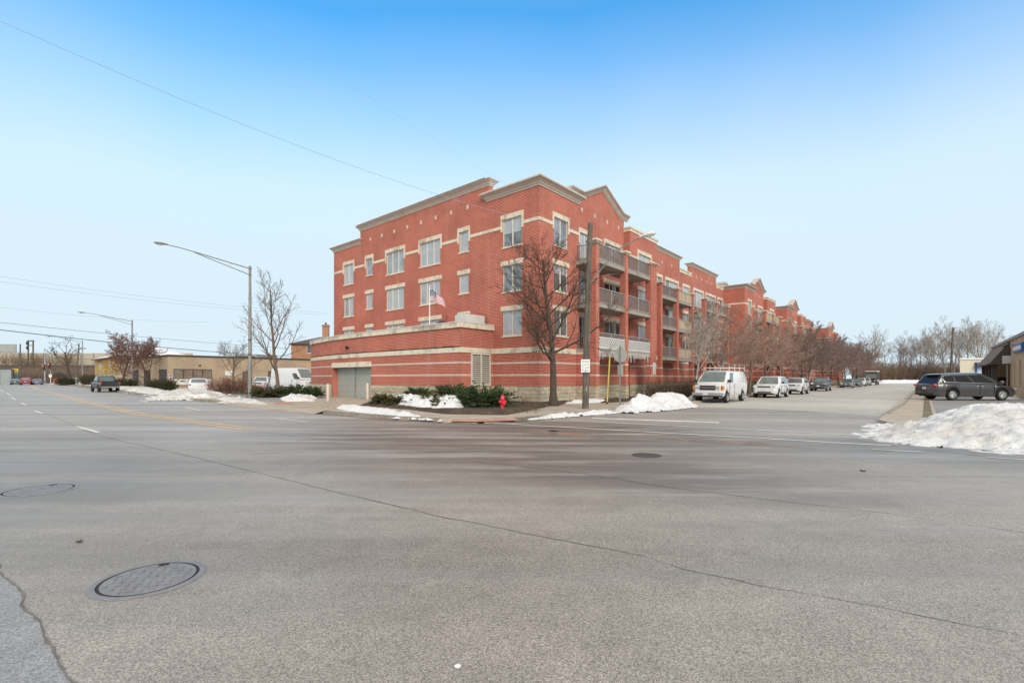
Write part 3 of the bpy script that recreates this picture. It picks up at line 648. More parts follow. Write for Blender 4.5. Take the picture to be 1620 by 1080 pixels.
def bands(mb_thin, mb_big, fn, u0, u1, skip=()):       # ground floor stripes
    for z0,z1,pj in ((1.73,1.83,.02),(2.47,2.57,.02)): mb_thin.mbox(fn,u0,u1,-pj,.05,z0,z1)
    mb_big.mbox(fn,u0,u1,-.045,.05,3.12,3.44)
thin, big, base = MB(), MB(), MB()
cor = MB()
def ring(x0,x1,y0,y1,p,z): return [(x0-p,y0-p,z),(x1+p,y0-p,z),(x1+p,y1+p,z),(x0-p,y1+p,z)]
def cornice_box(x0,x1,y0,y1,z, hgt=.45, pr=.38):
    prof = [(.0,0),(.05,.0),(.05,.09),(.10,.12),(.13,.2),(.24,.3),(pr-.03,.36),(pr,.37),(pr,hgt)]
    cor.loft([ring(x0,x1,y0,y1,p*pr/.38,z+q*hgt/.45) for p,q in prof])
# --- avenue (left) facade, x = 0
LF = plane_fn('L', 0)
cols = [((1.32,2.84),2),((5.86,6.77),1),((8.67,10.91),3),((12.82,15.06),3),((16.98,17.9),1),((19.8,21.32),2)]
ops = []
for (a,b),n in cols:
    for k,(z0,z1) in enumerate(ZW):
        zz0 = z0+(.35 if n==1 and k<2 else 0)
        ops.append((a,b,zz0,z1)); window(LF,a,b,zz0,z1,n,ears=(k==0))
facade(wall, LF, 0, 23, 0, 12.8, ops)
facade(wall, LF, 4.0, 18.75, 12.8, 13.8); wall.box(.001,.35,4.0,18.75,12.8,13.8)
prev = 0
bandm = MB()
for a,b in [c[0] for c in cols]+[(23.15,23.15)]:
    lo = prev if prev == 0 else prev; hi = a-.15
    bandm.mbox(LF, lo, hi, -.03, .05, 10.81, 11.0); prev = b+.15
for y in (17.27,15.65,14.02,12.39,10.79,9.16,7.56,5.94): tile(LF, y, 12.89)
cornice_box(0,.35,4.0,18.75,13.8, .42, .34)
cornice_box(0,.35,18.75,23,12.75,.42,.34)
bands(thin,big,LF,0,3.65); base.box(-.05,.1,0,3.65,.05,1.12)
# --- street wings and the recessed lengths between them
def railing(x0,x1,yf,ym,z,mat,parent,lat=False,sideL=True):
    r = MB()
    for zz in (z+.08, z+.98): r.box(x0,x1,yf-.02,yf+.02,zz-.025,zz+.025)
    n = max(1,round((x1-x0)/1.7))
    for k in range(n+1):
        xx = x0+(x1-x0)*k/n; r.box(xx-.03,xx+.03,yf-.022,yf+.022,z,z+.98)
    o = r.build('railing', M['rail'], parent)
    p = MB(); nn = int((x1-x0)/.09)
    for k in range(nn):
        xx = x0+(x1-x0)*(k+.5)/nn; p.box(xx-.030,xx+.030,yf+.024,yf+.036,z+.10,z+.955)
    p.build('infill_panel', mat, o)
    return o
M['rail'] = plain('railing_paint', (.36,.33,.29), .5, .1); M['infill'] = plain('taupe_infill', (.19,.15,.135), .7, .12, 3)
M['infill_beige'] = plain('beige_screen', (.50,.42,.29), .8, .12, 3); M['lattice'] = plain('white_lattice', (.72,.72,.70), .6, .08)
FZ = (9.1,6.32,3.5)
def balcony(x0,x1,yf,yb,z,mat,lattice=False,icicles=False):
    m = MB(); m.box(x0,x1,yf,yb,z-.24,z); o = m.build('balcony', M['concrete_slab'], APT)
    railing(x0,x1,yf+.06,yb,z,mat,o)
    if lattice:
        l = MB(); s = .27; h = .66; y = yf+.0; n = int((x1-x0)/s)
        for k in range(-3, n+1):
            for sg in (1,-1):
                xa = x0+k*s if sg>0 else x0+(k+3)*s
                xb = xa + sg*h; 
                pa, pb = Vector((xa,y,z+.02)), Vector((xb,y,z+.02+h))
                lo_, hi_ = x0, x1
                def clip(p,q):
                    d = q-p
                    t0,t1 = 0,1
                    if d.x>0: t0=max(t0,(lo_-p.x)/d.x); t1=min(t1,(hi_-p.x)/d.x)
                    else: t0=max(t0,(hi_-p.x)/d.x); t1=min(t1,(lo_-p.x)/d.x)
                    return (p+d*t0,p+d*t1) if t1>t0 else None
                c = clip(pa,pb)
                if c: 
                    a_,b_ = c; w_ = Vector((.036*(-sg)*.7,0,.036*.7)); e_ = Vector((0,.012 if sg>0 else -.012,0))
                    l.extrude([a_-w_+e_,b_-w_+e_,b_+w_+e_,a_+w_+e_], (0,.01,0))
        l.box(x0,x1,y-.02,y+.02,z-.0,z+.05); l.box(x0,x1,y-.02,y+.02,z+h,z+h+.05)
        l.build('lattice_panel', M['lattice'], o)
    if icicles:
        ic = MB(); x = x0+.05
        while x < x1:
            L = random.choice((.16,.3,.5,.34,.62)); ic.tube([(x,yf-.02,z-.2),(x+.02,yf-.02,z-.2-L)],[.022,.010],4); x += .14
        ic.build('icicle_lights', M['white'], o)
    return o
def column(x0,x1,y0,y1,top,capped=True):
    m = MB(); m.box(x0,x1,y0,y1,1.12,top); o = m.build('column', M['brick_col'], APT)
    b = MB(); b.box(x0-.03,x1+.03,y0-.03,y1+.03,.05,1.118); b.build('plinth', M['base'], o)
    for z in (1.73,2.47): b = MB(); b.box(x0-.02,x1+.02,y0-.02,y1+.02,z,z+.1); b.build('stone_stripe', M['stone_thin'], o)
    if capped:
        c = MB(); c.box(x0-.06,x1+.06,y0-.06,y1+.06,top+.003,top+.09); c.box(x0-.18,x1+.12,y0-.16,y1+.1,top+.09,top+.2); c.build('cap', M['stone'], o)
    return o
def gable_cornice(pts, yf, yb):                         # sweep a moulding along a polyline given in (x, z)
    prof = [(0,-.42),(.05,-.42),(.05,-.34),(.12,-.3),(.16,-.2),(.3,-.1),(.35,-.08),(.35,0),(-.35,0),(-.35,-.12)]
    rings = []
    for x,z in pts: rings.append([(x, yf-d, z+q) for d,q in prof])
    cor.loft(rings)
def wing(X, floors=(0,1,2), detail=True):
    r0 = plane_fn('R',0); rg = plane_fn('R',.5)
    fl = [ZW[k] for k in floors]
    # corner bay
    ops = []
    for k in floors:
        z0,z1 = ZW[k]; ops.append((X+1.45,X+2.95,z0,z1)); window(r0,X+1.45,X+2.95,z0,z1,2,ears=(k==0),dark=(k!=0))
    facade(wall,r0,X,X+4.2,0,12.8,ops)
    wall.quad((X+4.2,0,0),(X+4.2,.5,0),(X+4.2,.5,12.8),(X+4.2,0,12.8))
    cornice_box(X+.0,X+4.2,0,4.2,12.8); wall.quad((X+4.2,.5,12.8),(X+4.2,4.2,12.8),(X+.0,4.2,12.8),(X,.5,12.8))
    bandm.mbox(r0,X,X+1.3,-.03,.05,10.81,11.0); bandm.mbox(r0,X+3.1,X+4.2,-.03,.05,10.81,11.0)
    bands(thin,big,r0,X,X+4.2); base.box(X,X+4.2,-.05,.1,.05,1.12)
    # gable bay
    ops = []
    for k in floors:
        z0,z1 = ZW[k]
        ops += [(X+5.1,X+6.4,FZ[k]+.02,z1),(X+8.4,X+10.8,FZ[k]+.02,z1)]
        window(rg,X+5.1,X+6.4,FZ[k]+.02,z1,2,ears=(k==0),dark=True,sill=False,name='balcony_door'); window(rg,X+8.4,X+10.8,FZ[k]+.02,z1,3,ears=(k==0),dark=(k!=0),sill=False,name='balcony_door')
    facade(wall,rg,X+4.2,X+11.3,0,13.6,ops)
    pk = [(X+3.75,14.0),(X+5.2,14.0),(X+8.0,15.3),(X+10.7,14.02),(X+11.75,14.0)]
    wall.extrude([(X+4.2,.5,13.6),(X+11.3,.5,13.6),(X+11.3,.5,13.95),(X+10.7,.5,13.97),(X+8.0,.5,15.22),(X+5.2,.5,13.95),(X+4.2,.5,13.95)],(0,.45,0))
    wall.box(X+4.2,X+11.3,.501,.95,12.6,13.599); gable_cornice(pk,.5,.95)
    for u in (5.35,7.0,8.75,10.4): tile(rg, X+u, 12.9)
    bandm.mbox(rg,X+6.6,X+8.2,-.03,.05,10.81,11.0); bands(thin,big,rg,X+4.2,X+11.3); base.box(X+4.2,X+11.3,.45,.6,.05,1.12)
    # right bay
    ops = []
    for k in floors:
        z0,z1 = ZW[k]; ops.append((X+12.7,X+14.9,z0,z1)); window(r0,X+12.7,X+14.9,z0,z1,3,ears=(k==0))
    facade(wall,r0,X+11.3,X+16.1,0,12.75,ops)
    wall.quad((X+11.3,0,0),(X+11.3,.5,0),(X+11.3,.5,12.75),(X+11.3,0,12.75)); wall.quad((X+16.1,0,0),(X+16.1,2.5,0),(X+16.1,2.5,12.75),(X+16.1,0,12.75))
    capm.loft([ring(X+11.3,X+16.1,0,2.5,p,z) for p,z in ((0,12.75),(.04,12.75),(.04,12.95),(.1,12.97),(.1,13.1))])
    bandm.mbox(r0,X+11.3,X+12.55,-.03,.05,10.81,11.0); bandm.mbox(r0,X+15.05,X+16.1,-.03,.05,10.81,11.0)
    bands(thin,big,r0,X+11.3,X+16.1); base.box(X+11.3,X+16.1,-.05,.1,.05,1.12)
    # balcony stack
    for a,b in ((3.8,4.22),(7.7,8.11),(11.65,12.7)): column(X+a,X+b,-1.5,-1.08,10.05)
    # low brick screen from the corner bay out to the first column
    wall.box(X+3.9,X+4.2,-1.08,-.001,1.12,3.12); base.box(X+3.85,X+4.25,-1.08,-.06,.05,1.118); lfn = plane_fn('L',X+3.9); bands(thin,big,lfn,-1.08,-.06)
    for k in floors:
        mt = M['infill'] if X < 30 else M['infill_beige']
        lo = k==2 and X < 1
        balcony(X+4.22,X+7.7,-1.46,.49,FZ[k],mt,lo,lo); balcony(X+8.11,X+11.65,-1.46,-.002,FZ[k],mt,lo,lo)
        s = MB(); s.box(X+3.84,X+4.2,-1.08,-.002,FZ[k]-.24,FZ[k]); s.build('balcony', M['concrete_slab'], APT)
        sr = MB()
        for zz in (FZ[k]+.08,FZ[k]+.95): sr.box(X+3.96,X+4.0,-1.08,-.002,zz-.02,zz+.02)
        for q in range(8): sr.box(X+3.965,X+3.995,-1.0+q*.13,-.98+q*.13,FZ[k]+.1,FZ[k]+.93)
        sr.build('railing', M['infill'], APT)
capm = MB()
def recess(X0, X1, secs, floors, wins, bals):
    rr = plane_fn('R',2.5); ops = []
    for k in floors:
        z0,z1 = ZW[k]
        for (a,b,n) in wins: ops.append((a,b,z0,z1)); window(rr,a,b,z0,z1,n,ears=(k==0),dark=(k!=0))
    facade(wall,rr,X0,X1,0,12.7,ops); bands(thin,big,rr,X0,X1); base.box(X0,X1,2.45,2.6,.05,1.12)
    for a,b,hi in secs:
        if hi:
            facade(wall,rr,a,b,12.7,13.85); wall.box(a,b,2.501,2.9,12.7,13.85); cornice_box(a,b,2.5,2.9,13.85,.4,.32)
            n = 3 if b-a < 7.5 else 4
            for k in range(n): tile(rr, a+(b-a)*(k+.9)/(n+.8), 12.92)
        else: capm.loft([ring(a,b,2.5,2.85,p,z) for p,z in ((0,12.7),(.04,12.7),(.04,12.95),(.1,12.97),(.1,13.1))])
    used = set()
    for a,b,mt in bals:
        for k in floors:
            balcony(a,b,1.05,2.49,FZ[k],mt)
        for c in (a,b):
            if not any(abs(c-u)<.6 for u in used): used.add(c); column(c-.4,c,1.0,1.42,10.05)
wing(0)
recess(16.1,41.8,[(16.1,27.4,True),(27.4,30.6,False),(30.6,38.9,True),(38.9,41.8,False)],(0,1,2),
    [(21.2,22.9,2),(23.8,26.9,3),(28.3,30.1,2),(31.4,34.4,3),(35.3,38.6,3),(39.6,41.4,2)],
    [(19.6,23.4,M['infill']),(23.4,27.4,M['infill_beige']),(31.1,34.9,M['infill']),(34.9,38.9,M['infill'])])
def return_wall(X):
    facade(wall, plane_fn('L',X), 0, 2.5, 0, 12.8); bandm.mbox(plane_fn('L',X),0,2.5,-.03,.05,10.81,11.0); bands(thin,big,plane_fn('L',X),0,2.5); base.box(X-.05,X+.1,0,2.5,.05,1.12)
return_wall(41.8); wing(41.8,(0,1,2))
recess(57.9,65.6,[(57.9,65.6,False)],(0,),[(59.2,61.2,2),(62.4,64.4,2)],[])
return_wall(65.6); wing(65.6,(0,1))
recess(81.7,109.7,[(81.7,93.0,True),(93.0,96.2,False),(96.2,105,True),(105,109.7,False)],(0,),[(85,88,3),(98,101,3)],[(84.6,88.6,M['infill'])])
return_wall(109.7); wing(109.7,(0,))
# roofs, back and end walls
wall.quad((125.8,0,0),(125.8,23,0),(125.8,23,12.8),(125.8,0,12.8)); wall.quad((0,23,0),(125.8,23,0),(125.8,23,12.8),(0,23,12.8))
wall.build('wall', M['brick'], APT)
rf = MB(); rf.quad((.05,2.6,12.5),(125.7,2.6,12.5),(125.7,22.9,12.5),(.05,22.9,12.5))
for X in (0,41.8,65.6,109.7):
    
    for a_,b_,y_ in ((.02,4.19,.02),(4.2,11.3,.6),(11.32,16,.02)): rf.quad((X+a_,y_,12.55),(X+b_,y_,12.55),(X+b_,2.7,12.55),(X+a_,2.7,12.55))
rf.build('roof', M['roof'], APT)
for X in (47.2,71,115):                                  # chimneys / roof boxes peeping over the parapet
    m = MB(); m.box(X,X+1.3,4,6,12.5,14.6); m.box(X-.1,X+1.4,3.9,6.1,14.6,14.85); m.build('roof_housing', M['cornice'], APT)
pieces(cor,'cornice', M['cornice'], APT, .005); pieces(capm,'coping', M['stone'], APT, .005)
pieces(thin,'stone_stripe', M['stone_thin'], APT); pieces(big,'stone_band', M['stone'], APT); pieces(bandm,'stone_band', M['stone'], APT)
# snow along the top of the corner cornices
sn = MB(); sn.box(-.36,.3,4.05,18.9,14.221,14.26); sn.box(-.36,4.4,-.36,4.4,13.252,13.285); pieces(sn,'snow_cover', M['snow_clean'], APT)
# --- curved garage podium on the avenue side
pts = [(0,3.65),(-2.82,3.66),(-2.86,7),(-2.84,10),(-2.8,13.3),(-2.72,15.2),(-2.62,17),(-2.42,19),(-2.1,21),(-1.7,23),(-1.2,24.8),(-.4,26.4),(.7,27.6),(2.2,28.2),(2.2,23)]
def resample(ps, step=.9):
    out = []
    for a,b in zip(ps[:-1],ps[1:]):
        L = math.hypot(b[0]-a[0],b[1]-a[1]); n = max(1,round(L/step))
        for k in range(n): out.append((a[0]+(b[0]-a[0])*k/n, a[1]+(b[1]-a[1])*k/n))
    return out+[ps[-1]]
front = resample(pts[1:14])
import bisect
arc = [0]
for a,b in zip(front[:-1],front[1:]): arc.append(arc[-1]+math.hypot(b[0]-a[0],b[1]-a[1]))
def onarc(s, d=0):
    i = min(max(bisect.bisect_right(arc,s)-1,0),len(front)-2); a,b = front[i],front[i+1]; t = (s-arc[i])/(arc[i+1]-arc[i])
    def nrm(j):
        p,q = front[max(j-1,0)],front[min(j+1,len(front)-1)]; dx,dy = q[0]-p[0],q[1]-p[1]; l = math.hypot(dx,dy); return (dy/l,-dx/l)
    n0,n1 = nrm(i),nrm(i+1); nx,ny = n0[0]*(1-t)+n1[0]*t, n0[1]*(1-t)+n1[1]*t     # inward
    return (a[0]+(b[0]-a[0])*t+nx*d, a[1]+(b[1]-a[1])*t+ny*d)
afn = lambda u,d,z: (*onarc(u,d), z)
def world_u(s, z=1.0):
    p = onarc(s); q = CORNER + D2*p[0] + D1*p[1]; return CX + F*q.x/q.y
def s_at(u):
    lo, hi = 0, 24
    for _ in range(40):
        m = (lo+hi)/2
        if world_u(m) > u: lo = m
        else: hi = m
    return lo
g0, g1 = s_at(587), s_at(526)
def afac(mb, z0, z1, d=0.0, th=.3, s0=0, s1=arc[-1], step=.85):
    s = s0
    while s < s1-1e-6:
        e = min(s1, s+step); mb.quad(afn(s,d,z0),afn(e,d,z0),afn(e,d,z1),afn(s,d,z1))
        mb.quad(afn(s,d,z1),afn(e,d,z1),afn(e,d+th,z1),afn(s,d+th,z1)); mb.quad(afn(s,d,z0),afn(e,d,z0),afn(e,d+th,z0),afn(s,d+th,z0)); s = e
pod = MB()
afac(pod,0,2.42,s1=g0); afac(pod,0,2.42,s0=g1); afac(pod,2.42,4.58)
pod.quad((0,3.65,0),(-2.82,3.65,0),(-2.82,3.65,4.58),(0,3.65,4.58)); 
for s,e in ((g0,.6),(g1,.6)): pod.quad(afn(s,0,0),afn(s,e,0),afn(s,e,2.42),afn(s,0,2.42))
pod.quad(afn(g0,0,2.42),afn(g1,0,2.42),afn(g1,.6,2.42),afn(g0,.6,2.42))
pod.poly([(0.05,23.05,4.4),(2.2,28.2,4.4)]+[(p[0]+.15,p[1],4.4) for p in reversed(front)]+[(.05,3.8,4.4)])
pod.build('podium_wall', M['brick'], APT)
cop = MB(); afac(cop,4.58,4.88,-.10,.45); cop.box(-2.95,0,3.54,3.98,4.58,4.878); cop.build('coping', M['stone'], APT)
sc_ = MB(); afac(sc_,4.885,4.93,-.13,.4); sc_.box(-2.96,0,3.52,3.94,4.885,4.93); sc_.build('snow_cover', M['cap_snow'], APT)
pb = MB(); afac(pb,3.12,3.42,-.045,.1); pb.box(-2.87,0,3.605,3.7,3.12,3.42)
pb.build('stone_band', M['stone'], APT)
mo = MB(); s = 0
while s < arc[-1]-.3:
    mo.mbox(afn,s,s+.3,-.052,.02,3.418,3.475+.05*max(-.5,fbm(s,0,1.5,4,2))); s += .3
mo.build('mossy_ledge', M['dark'], APT)
ps_ = MB()
for z0,z1 in ((1.73,1.83),(2.47,2.57)):
    afac(ps_,z0,z1,-.02,.06,s1=g0-(.0 if z0<2 else .03)); afac(ps_,z0,z1,-.02,.06,s0=g1+(.0 if z0<2 else .03)); ps_.box(-2.84,-1.93,3.628,3.7,z0,z1); ps_.box(-.30,0,3.628,3.7,z0,z1)
pieces(ps_,'stone_stripe', M['stone_thin'], APT)
afac(base,.05,1.12,-.05,.1,s1=g0); afac(base,.05,1.12,-.05,.1,s0=g1); base.box(-2.87,0,3.6,3.72,.05,1.12)
pieces(base,'stone_base', M['base'], APT)
li = MB()
for k in range(10): li.mbox(afn,g0-.02+(g1-g0+.04)*k/10,g0-.02+(g1-g0+.04)*(k+1)/10,-.06,.2,2.42,2.80)
li.build('garage_lintel', M['stone'], APT)
M['garage'] = plain('sage_garage_door', (.36,.37,.325), .6, .08, 1.2)
gd = MB()
for k in range(5): gd.mbox(afn,g0+.003,g1-.003,.42,.50,.13+k*.455,.13+k*.455+.445)
gd.mbox(afn,g0+.003,g1-.003,.46,.54,.10,2.42)
gdo = gd.build('garage_door', M['garage'], APT)
gh = MB()
c = (g0+g1)/2; gh.mbox(afn,c-.04,c+.04,.40,.42,.14,2.38); gh.mbox(afn,c-.22,c+.22,.39,.41,2.2,2.3); gh.build('door_track', M['lamp_pole'], gdo)
# ventilation louver on the podium's end wall
pf = lambda u,d,z: (u,3.65+d,z)
lv = MB(); a,b,z0,z1 = -1.95,-.28,1.14,3.1
lv.mbox(pf,a,a+.07,-.07,.0,z0,z1); lv.mbox(pf,b-.07,b,-.07,0,z0,z1); lv.mbox(pf,(a+b)/2-.035,(a+b)/2+.035,-.07,0,z0,z1); lv.mbox(pf,a+.07,b-.07,-.071,0,z0,z0+.08); lv.mbox(pf,a+.07,b-.07,-.071,0,z1-.08,z1)
lo = lv.build('louver', M['frame'], APT)
sl_ = MB(); n = 14
for k in range(n):
    z = z0+.1+(z1-z0-.2)*k/n
    for x0,x1 in ((a+.08,(a+b)/2-.04),((a+b)/2+.04,b-.08)): sl_.add([pf(x0,-.06,z),pf(x1,-.06,z),pf(x1,-.06,z+.05),pf(x0,-.06,z+.05),pf(x0,-.03,z+.065),pf(x1,-.03,z+.065)],[(0,1,2,3),(3,2,5,4)])
sl_.build('slats', M['frame'], lo)
dk = MB(); dk.mbox(pf,a+.03,b-.03,-.008,-.003,z0+.03,z1-.03); dk.build('louver_void', M['dark'], lo)
sc2 = MB(); p = onarc(s_at(551)); sc2.lathe([(.11,0),(.11,.1),(.05,.2),(.02,.22)],14,c=(p[0]-.2,p[1],3.9),axis='X'); sc2.build('vent_spout', M['dark'], APT)
sg = MB(); sg.box(12.05,12.45,-1.53,-1.503,1.9,2.75); so_ = sg.build('sign_plate', M['white'], APT)
sg = MB()
for k in range(5): sg.box(12.2,12.3,-1.536,-1.531,2.0+k*.14,2.08+k*.14)
sg.build('sign_lettering', M['infill'], so_)
# --- things standing on the podium roof
def local(x,y,z): return CORNER + D2*x + D1*y + Vector((0,0,z))
t = thing('flagpole', 'white flagpole standing on the podium roof', 'flagpole', tuple(local(-2.3,7.05,4.4)), ANG2)
m = MB(); m.lathe([(.10,0),(.10,.06),(.045,.08)],12); m.build('base', M['white'], t)
m = MB(); m.tube([(0,0,.05),(0,0,3.0)],[.04,.03],10); m.build('pole', M['white'], t, smooth=50)
m = MB(); m.lathe([(.001,0),(.04,.02),(.05,.05),(.035,.09),(.001,.1)],12,c=(0,0,3.0)); m.build('finial', M['white'], t, smooth=50)
fl = MB(); nx, nr = 22, 13; W_, H_ = 1.15, .72; 
fm = [plain('flag_red',(.42,.03,.05),.8,.05), plain('flag_white',(.78,.78,.78),.8,.04), plain('flag_blue',(.035,.055,.16),.8,.05)]
def fpt(i,j):
    s = i/nx; x = W_*s*.86; z = H_*(j/nr); 
    return Vector((x, .11*math.sin(s*8+z*2.5)*s**.6 , z*(1-.35*s) - .42*s*s - .06*s + .05*math.sin(s*9)))
for i in range(nx):
    for j in range(nr):
        blue = i < nx*.4 and j >= 6
        fl.quad(fpt(i,j),fpt(i+1,j),fpt(i+1,j+1),fpt(i,j+1), 2 if blue else (0 if j%2==0 else 1))
for a_ in range(5):
    for b_ in range(4):
        c = fpt(1,7)+ (fpt(int(nx*.4),7)-fpt(1,7))*(a_+.5)/5 + Vector((0,-.012,H_*.42*(b_+.4)/4))
        fl.rbox(c,(.035,.004,.035),ry=.78,mi=1)
fd = D2*.97 + D1*(-.25)
tag(fl.build('flag', fm, loc=local(-2.3,7.05,4.4)+Vector((.04,0,2.1)), rz=math.radians(-12), smooth=60), 'red white and blue striped flag with stars blowing from the white pole', 'flag')
t = thing('equipment_cabinet', 'pale grey equipment cabinet on the podium roof against the brick wall', 'cabinet', tuple(local(-1.0,4.55,4.4)), ANG2)
M['cab'] = plain('pale_plastic',(.60,.60,.58),.6,.07,2)
m = MB(); m.box(-.75,.75,-.42,.75,0,1.12); m.build('body', M['cab'], t, bevel=.02)
m = MB(); m.box(-.70,.70,-.45,-.42,.06,.54); m.box(-.70,.70,-.45,-.42,.60,1.06); m.box(-.78,-.75,-.36,.70,.06,.54); m.box(-.78,-.75,-.36,.70,.60,1.06); m.build('door_panel', M['cab'], t, bevel=.01)
m = MB(); m.box(-.79,-.775,.1,.2,.5,.58); m.build('latch', M['galv'], t)
t = thing('grill', 'dark covered grill on the podium roof beside the pale cabinet', 'grill', tuple(local(-1.9,6.3,4.4)), ANG2)
m = MB(); m.lathe([(.05,.38),(.26,.4),(.33,.52),(.33,.62)],18); m.build('bowl', M['black_plastic'], t, smooth=50)
m = MB(); m.lathe([(.34,.62),(.33,.7),(.22,.8),(.05,.84)],18); m.build('lid', M['black_plastic'], t, smooth=50)
for k in range(3):
    m = MB(); w_ = k*2.1; m.tube([(.24*math.cos(w_),.24*math.sin(w_),.42),(.33*math.cos(w_),.33*math.sin(w_),0)],.015,6); m.build('leg', M['black_plastic'], t)
m = MB(); m.tube([(.0,-.38,0),(.0,-.38,1.05),(.12,-.38,1.12)],.018,6); m.build('handle_post', M['black_plastic'], t)
t = thing('red_bucket', 'small red tub on top of the pale roof cabinet', 'tub', tuple(local(-1.2,4.7,5.52)), ANG2)
m = MB(); m.lathe([(.10,0),(.13,.09),(.145,.09),(.145,.1),(.11,.1),(.09,.02)],14); m.build('tub', M['red_lamp'], t)
m = MB(); m.tube([(-.13,0,.09),(-.08,.05,.15),(.08,.05,.15),(.13,0,.09)],.008,5); m.build('handle', M['galv'], t)
# ================================================================== VEHICLES (local frame: x forward, y left, z up)
def interp(tab, x):
    if x <= tab[0][0]: return tab[0][1]
    for (a,b),(c,d) in zip(tab[:-1],tab[1:]):
        if x <= c:
            t = (x-a)/(c-a); return b+(d-b)*t
    return tab[-1][1]
def smooth_tab(tab, x, w=.10): return (interp(tab,x-w)+2*interp(tab,x)+interp(tab,x+w))/4
def wheel(t, x, y, r, wd, side, spokes=5, rim='alloy', solid=False):
    m = MB(); h = wd/2
    m.lathe([(r*.60,-h),(r*.92,-h),(r*.99,-h*.75),(r,-h*.3),(r,h*.3),(r*.99,h*.75),(r*.92,h),(r*.60,h)],28,axis='Y',caps=False)
    o = m.build('wheel', M['rubber'], t, smooth=40, loc=(x,y,r))
    k = MB(); s = side; yo = s*(h-.015)
    k.lathe([(r*.66,yo-s*.10),(r*.66,yo+s*.012),(r*.60,yo+s*.018),(r*.57,yo),(r*.55,yo-s*.05)],28,axis='Y',caps=False)
    if solid: k.lathe([(.01,yo-s*.03),(r*.56,yo-s*.04),(r*.56,yo-s*.05),(.01,yo-s*.045)],24,axis='Y',caps=False)
    for q in range(spokes):
        a = 2*math.pi*q/spokes
        for da in ((-.10,.10) if spokes<=6 else (0,)):
            p0 = Vector((math.cos(a)*r*.1,yo-s*.02,math.sin(a)*r*.1)); p1 = Vector((math.cos(a+da*1.6)*r*.59,yo-s*.0,math.sin(a+da*1.6)*r*.59)); k.tube([p0,p1],[.035*r/.34,.028*r/.34],5)
    k.lathe([(.001,yo+s*.0),(r*.14,yo-s*.005),(r*.16,yo-s*.04),(.001,yo-s*.05)],12,axis='Y')
    ro = k.build('rim', M[rim], o, smooth=40)
    d = MB(); d.lathe([(.001,yo-s*.09),(r*.60,yo-s*.09),(r*.60,yo-s*.10),(.001,yo-s*.10)],20,axis='Y'); d.build('brake_disc', M['dark'], o)
def quadat(A,B,C,D,u,v):  return (A*(1-u)+B*u)*(1-v)+(D*(1-u)+C*u)*v
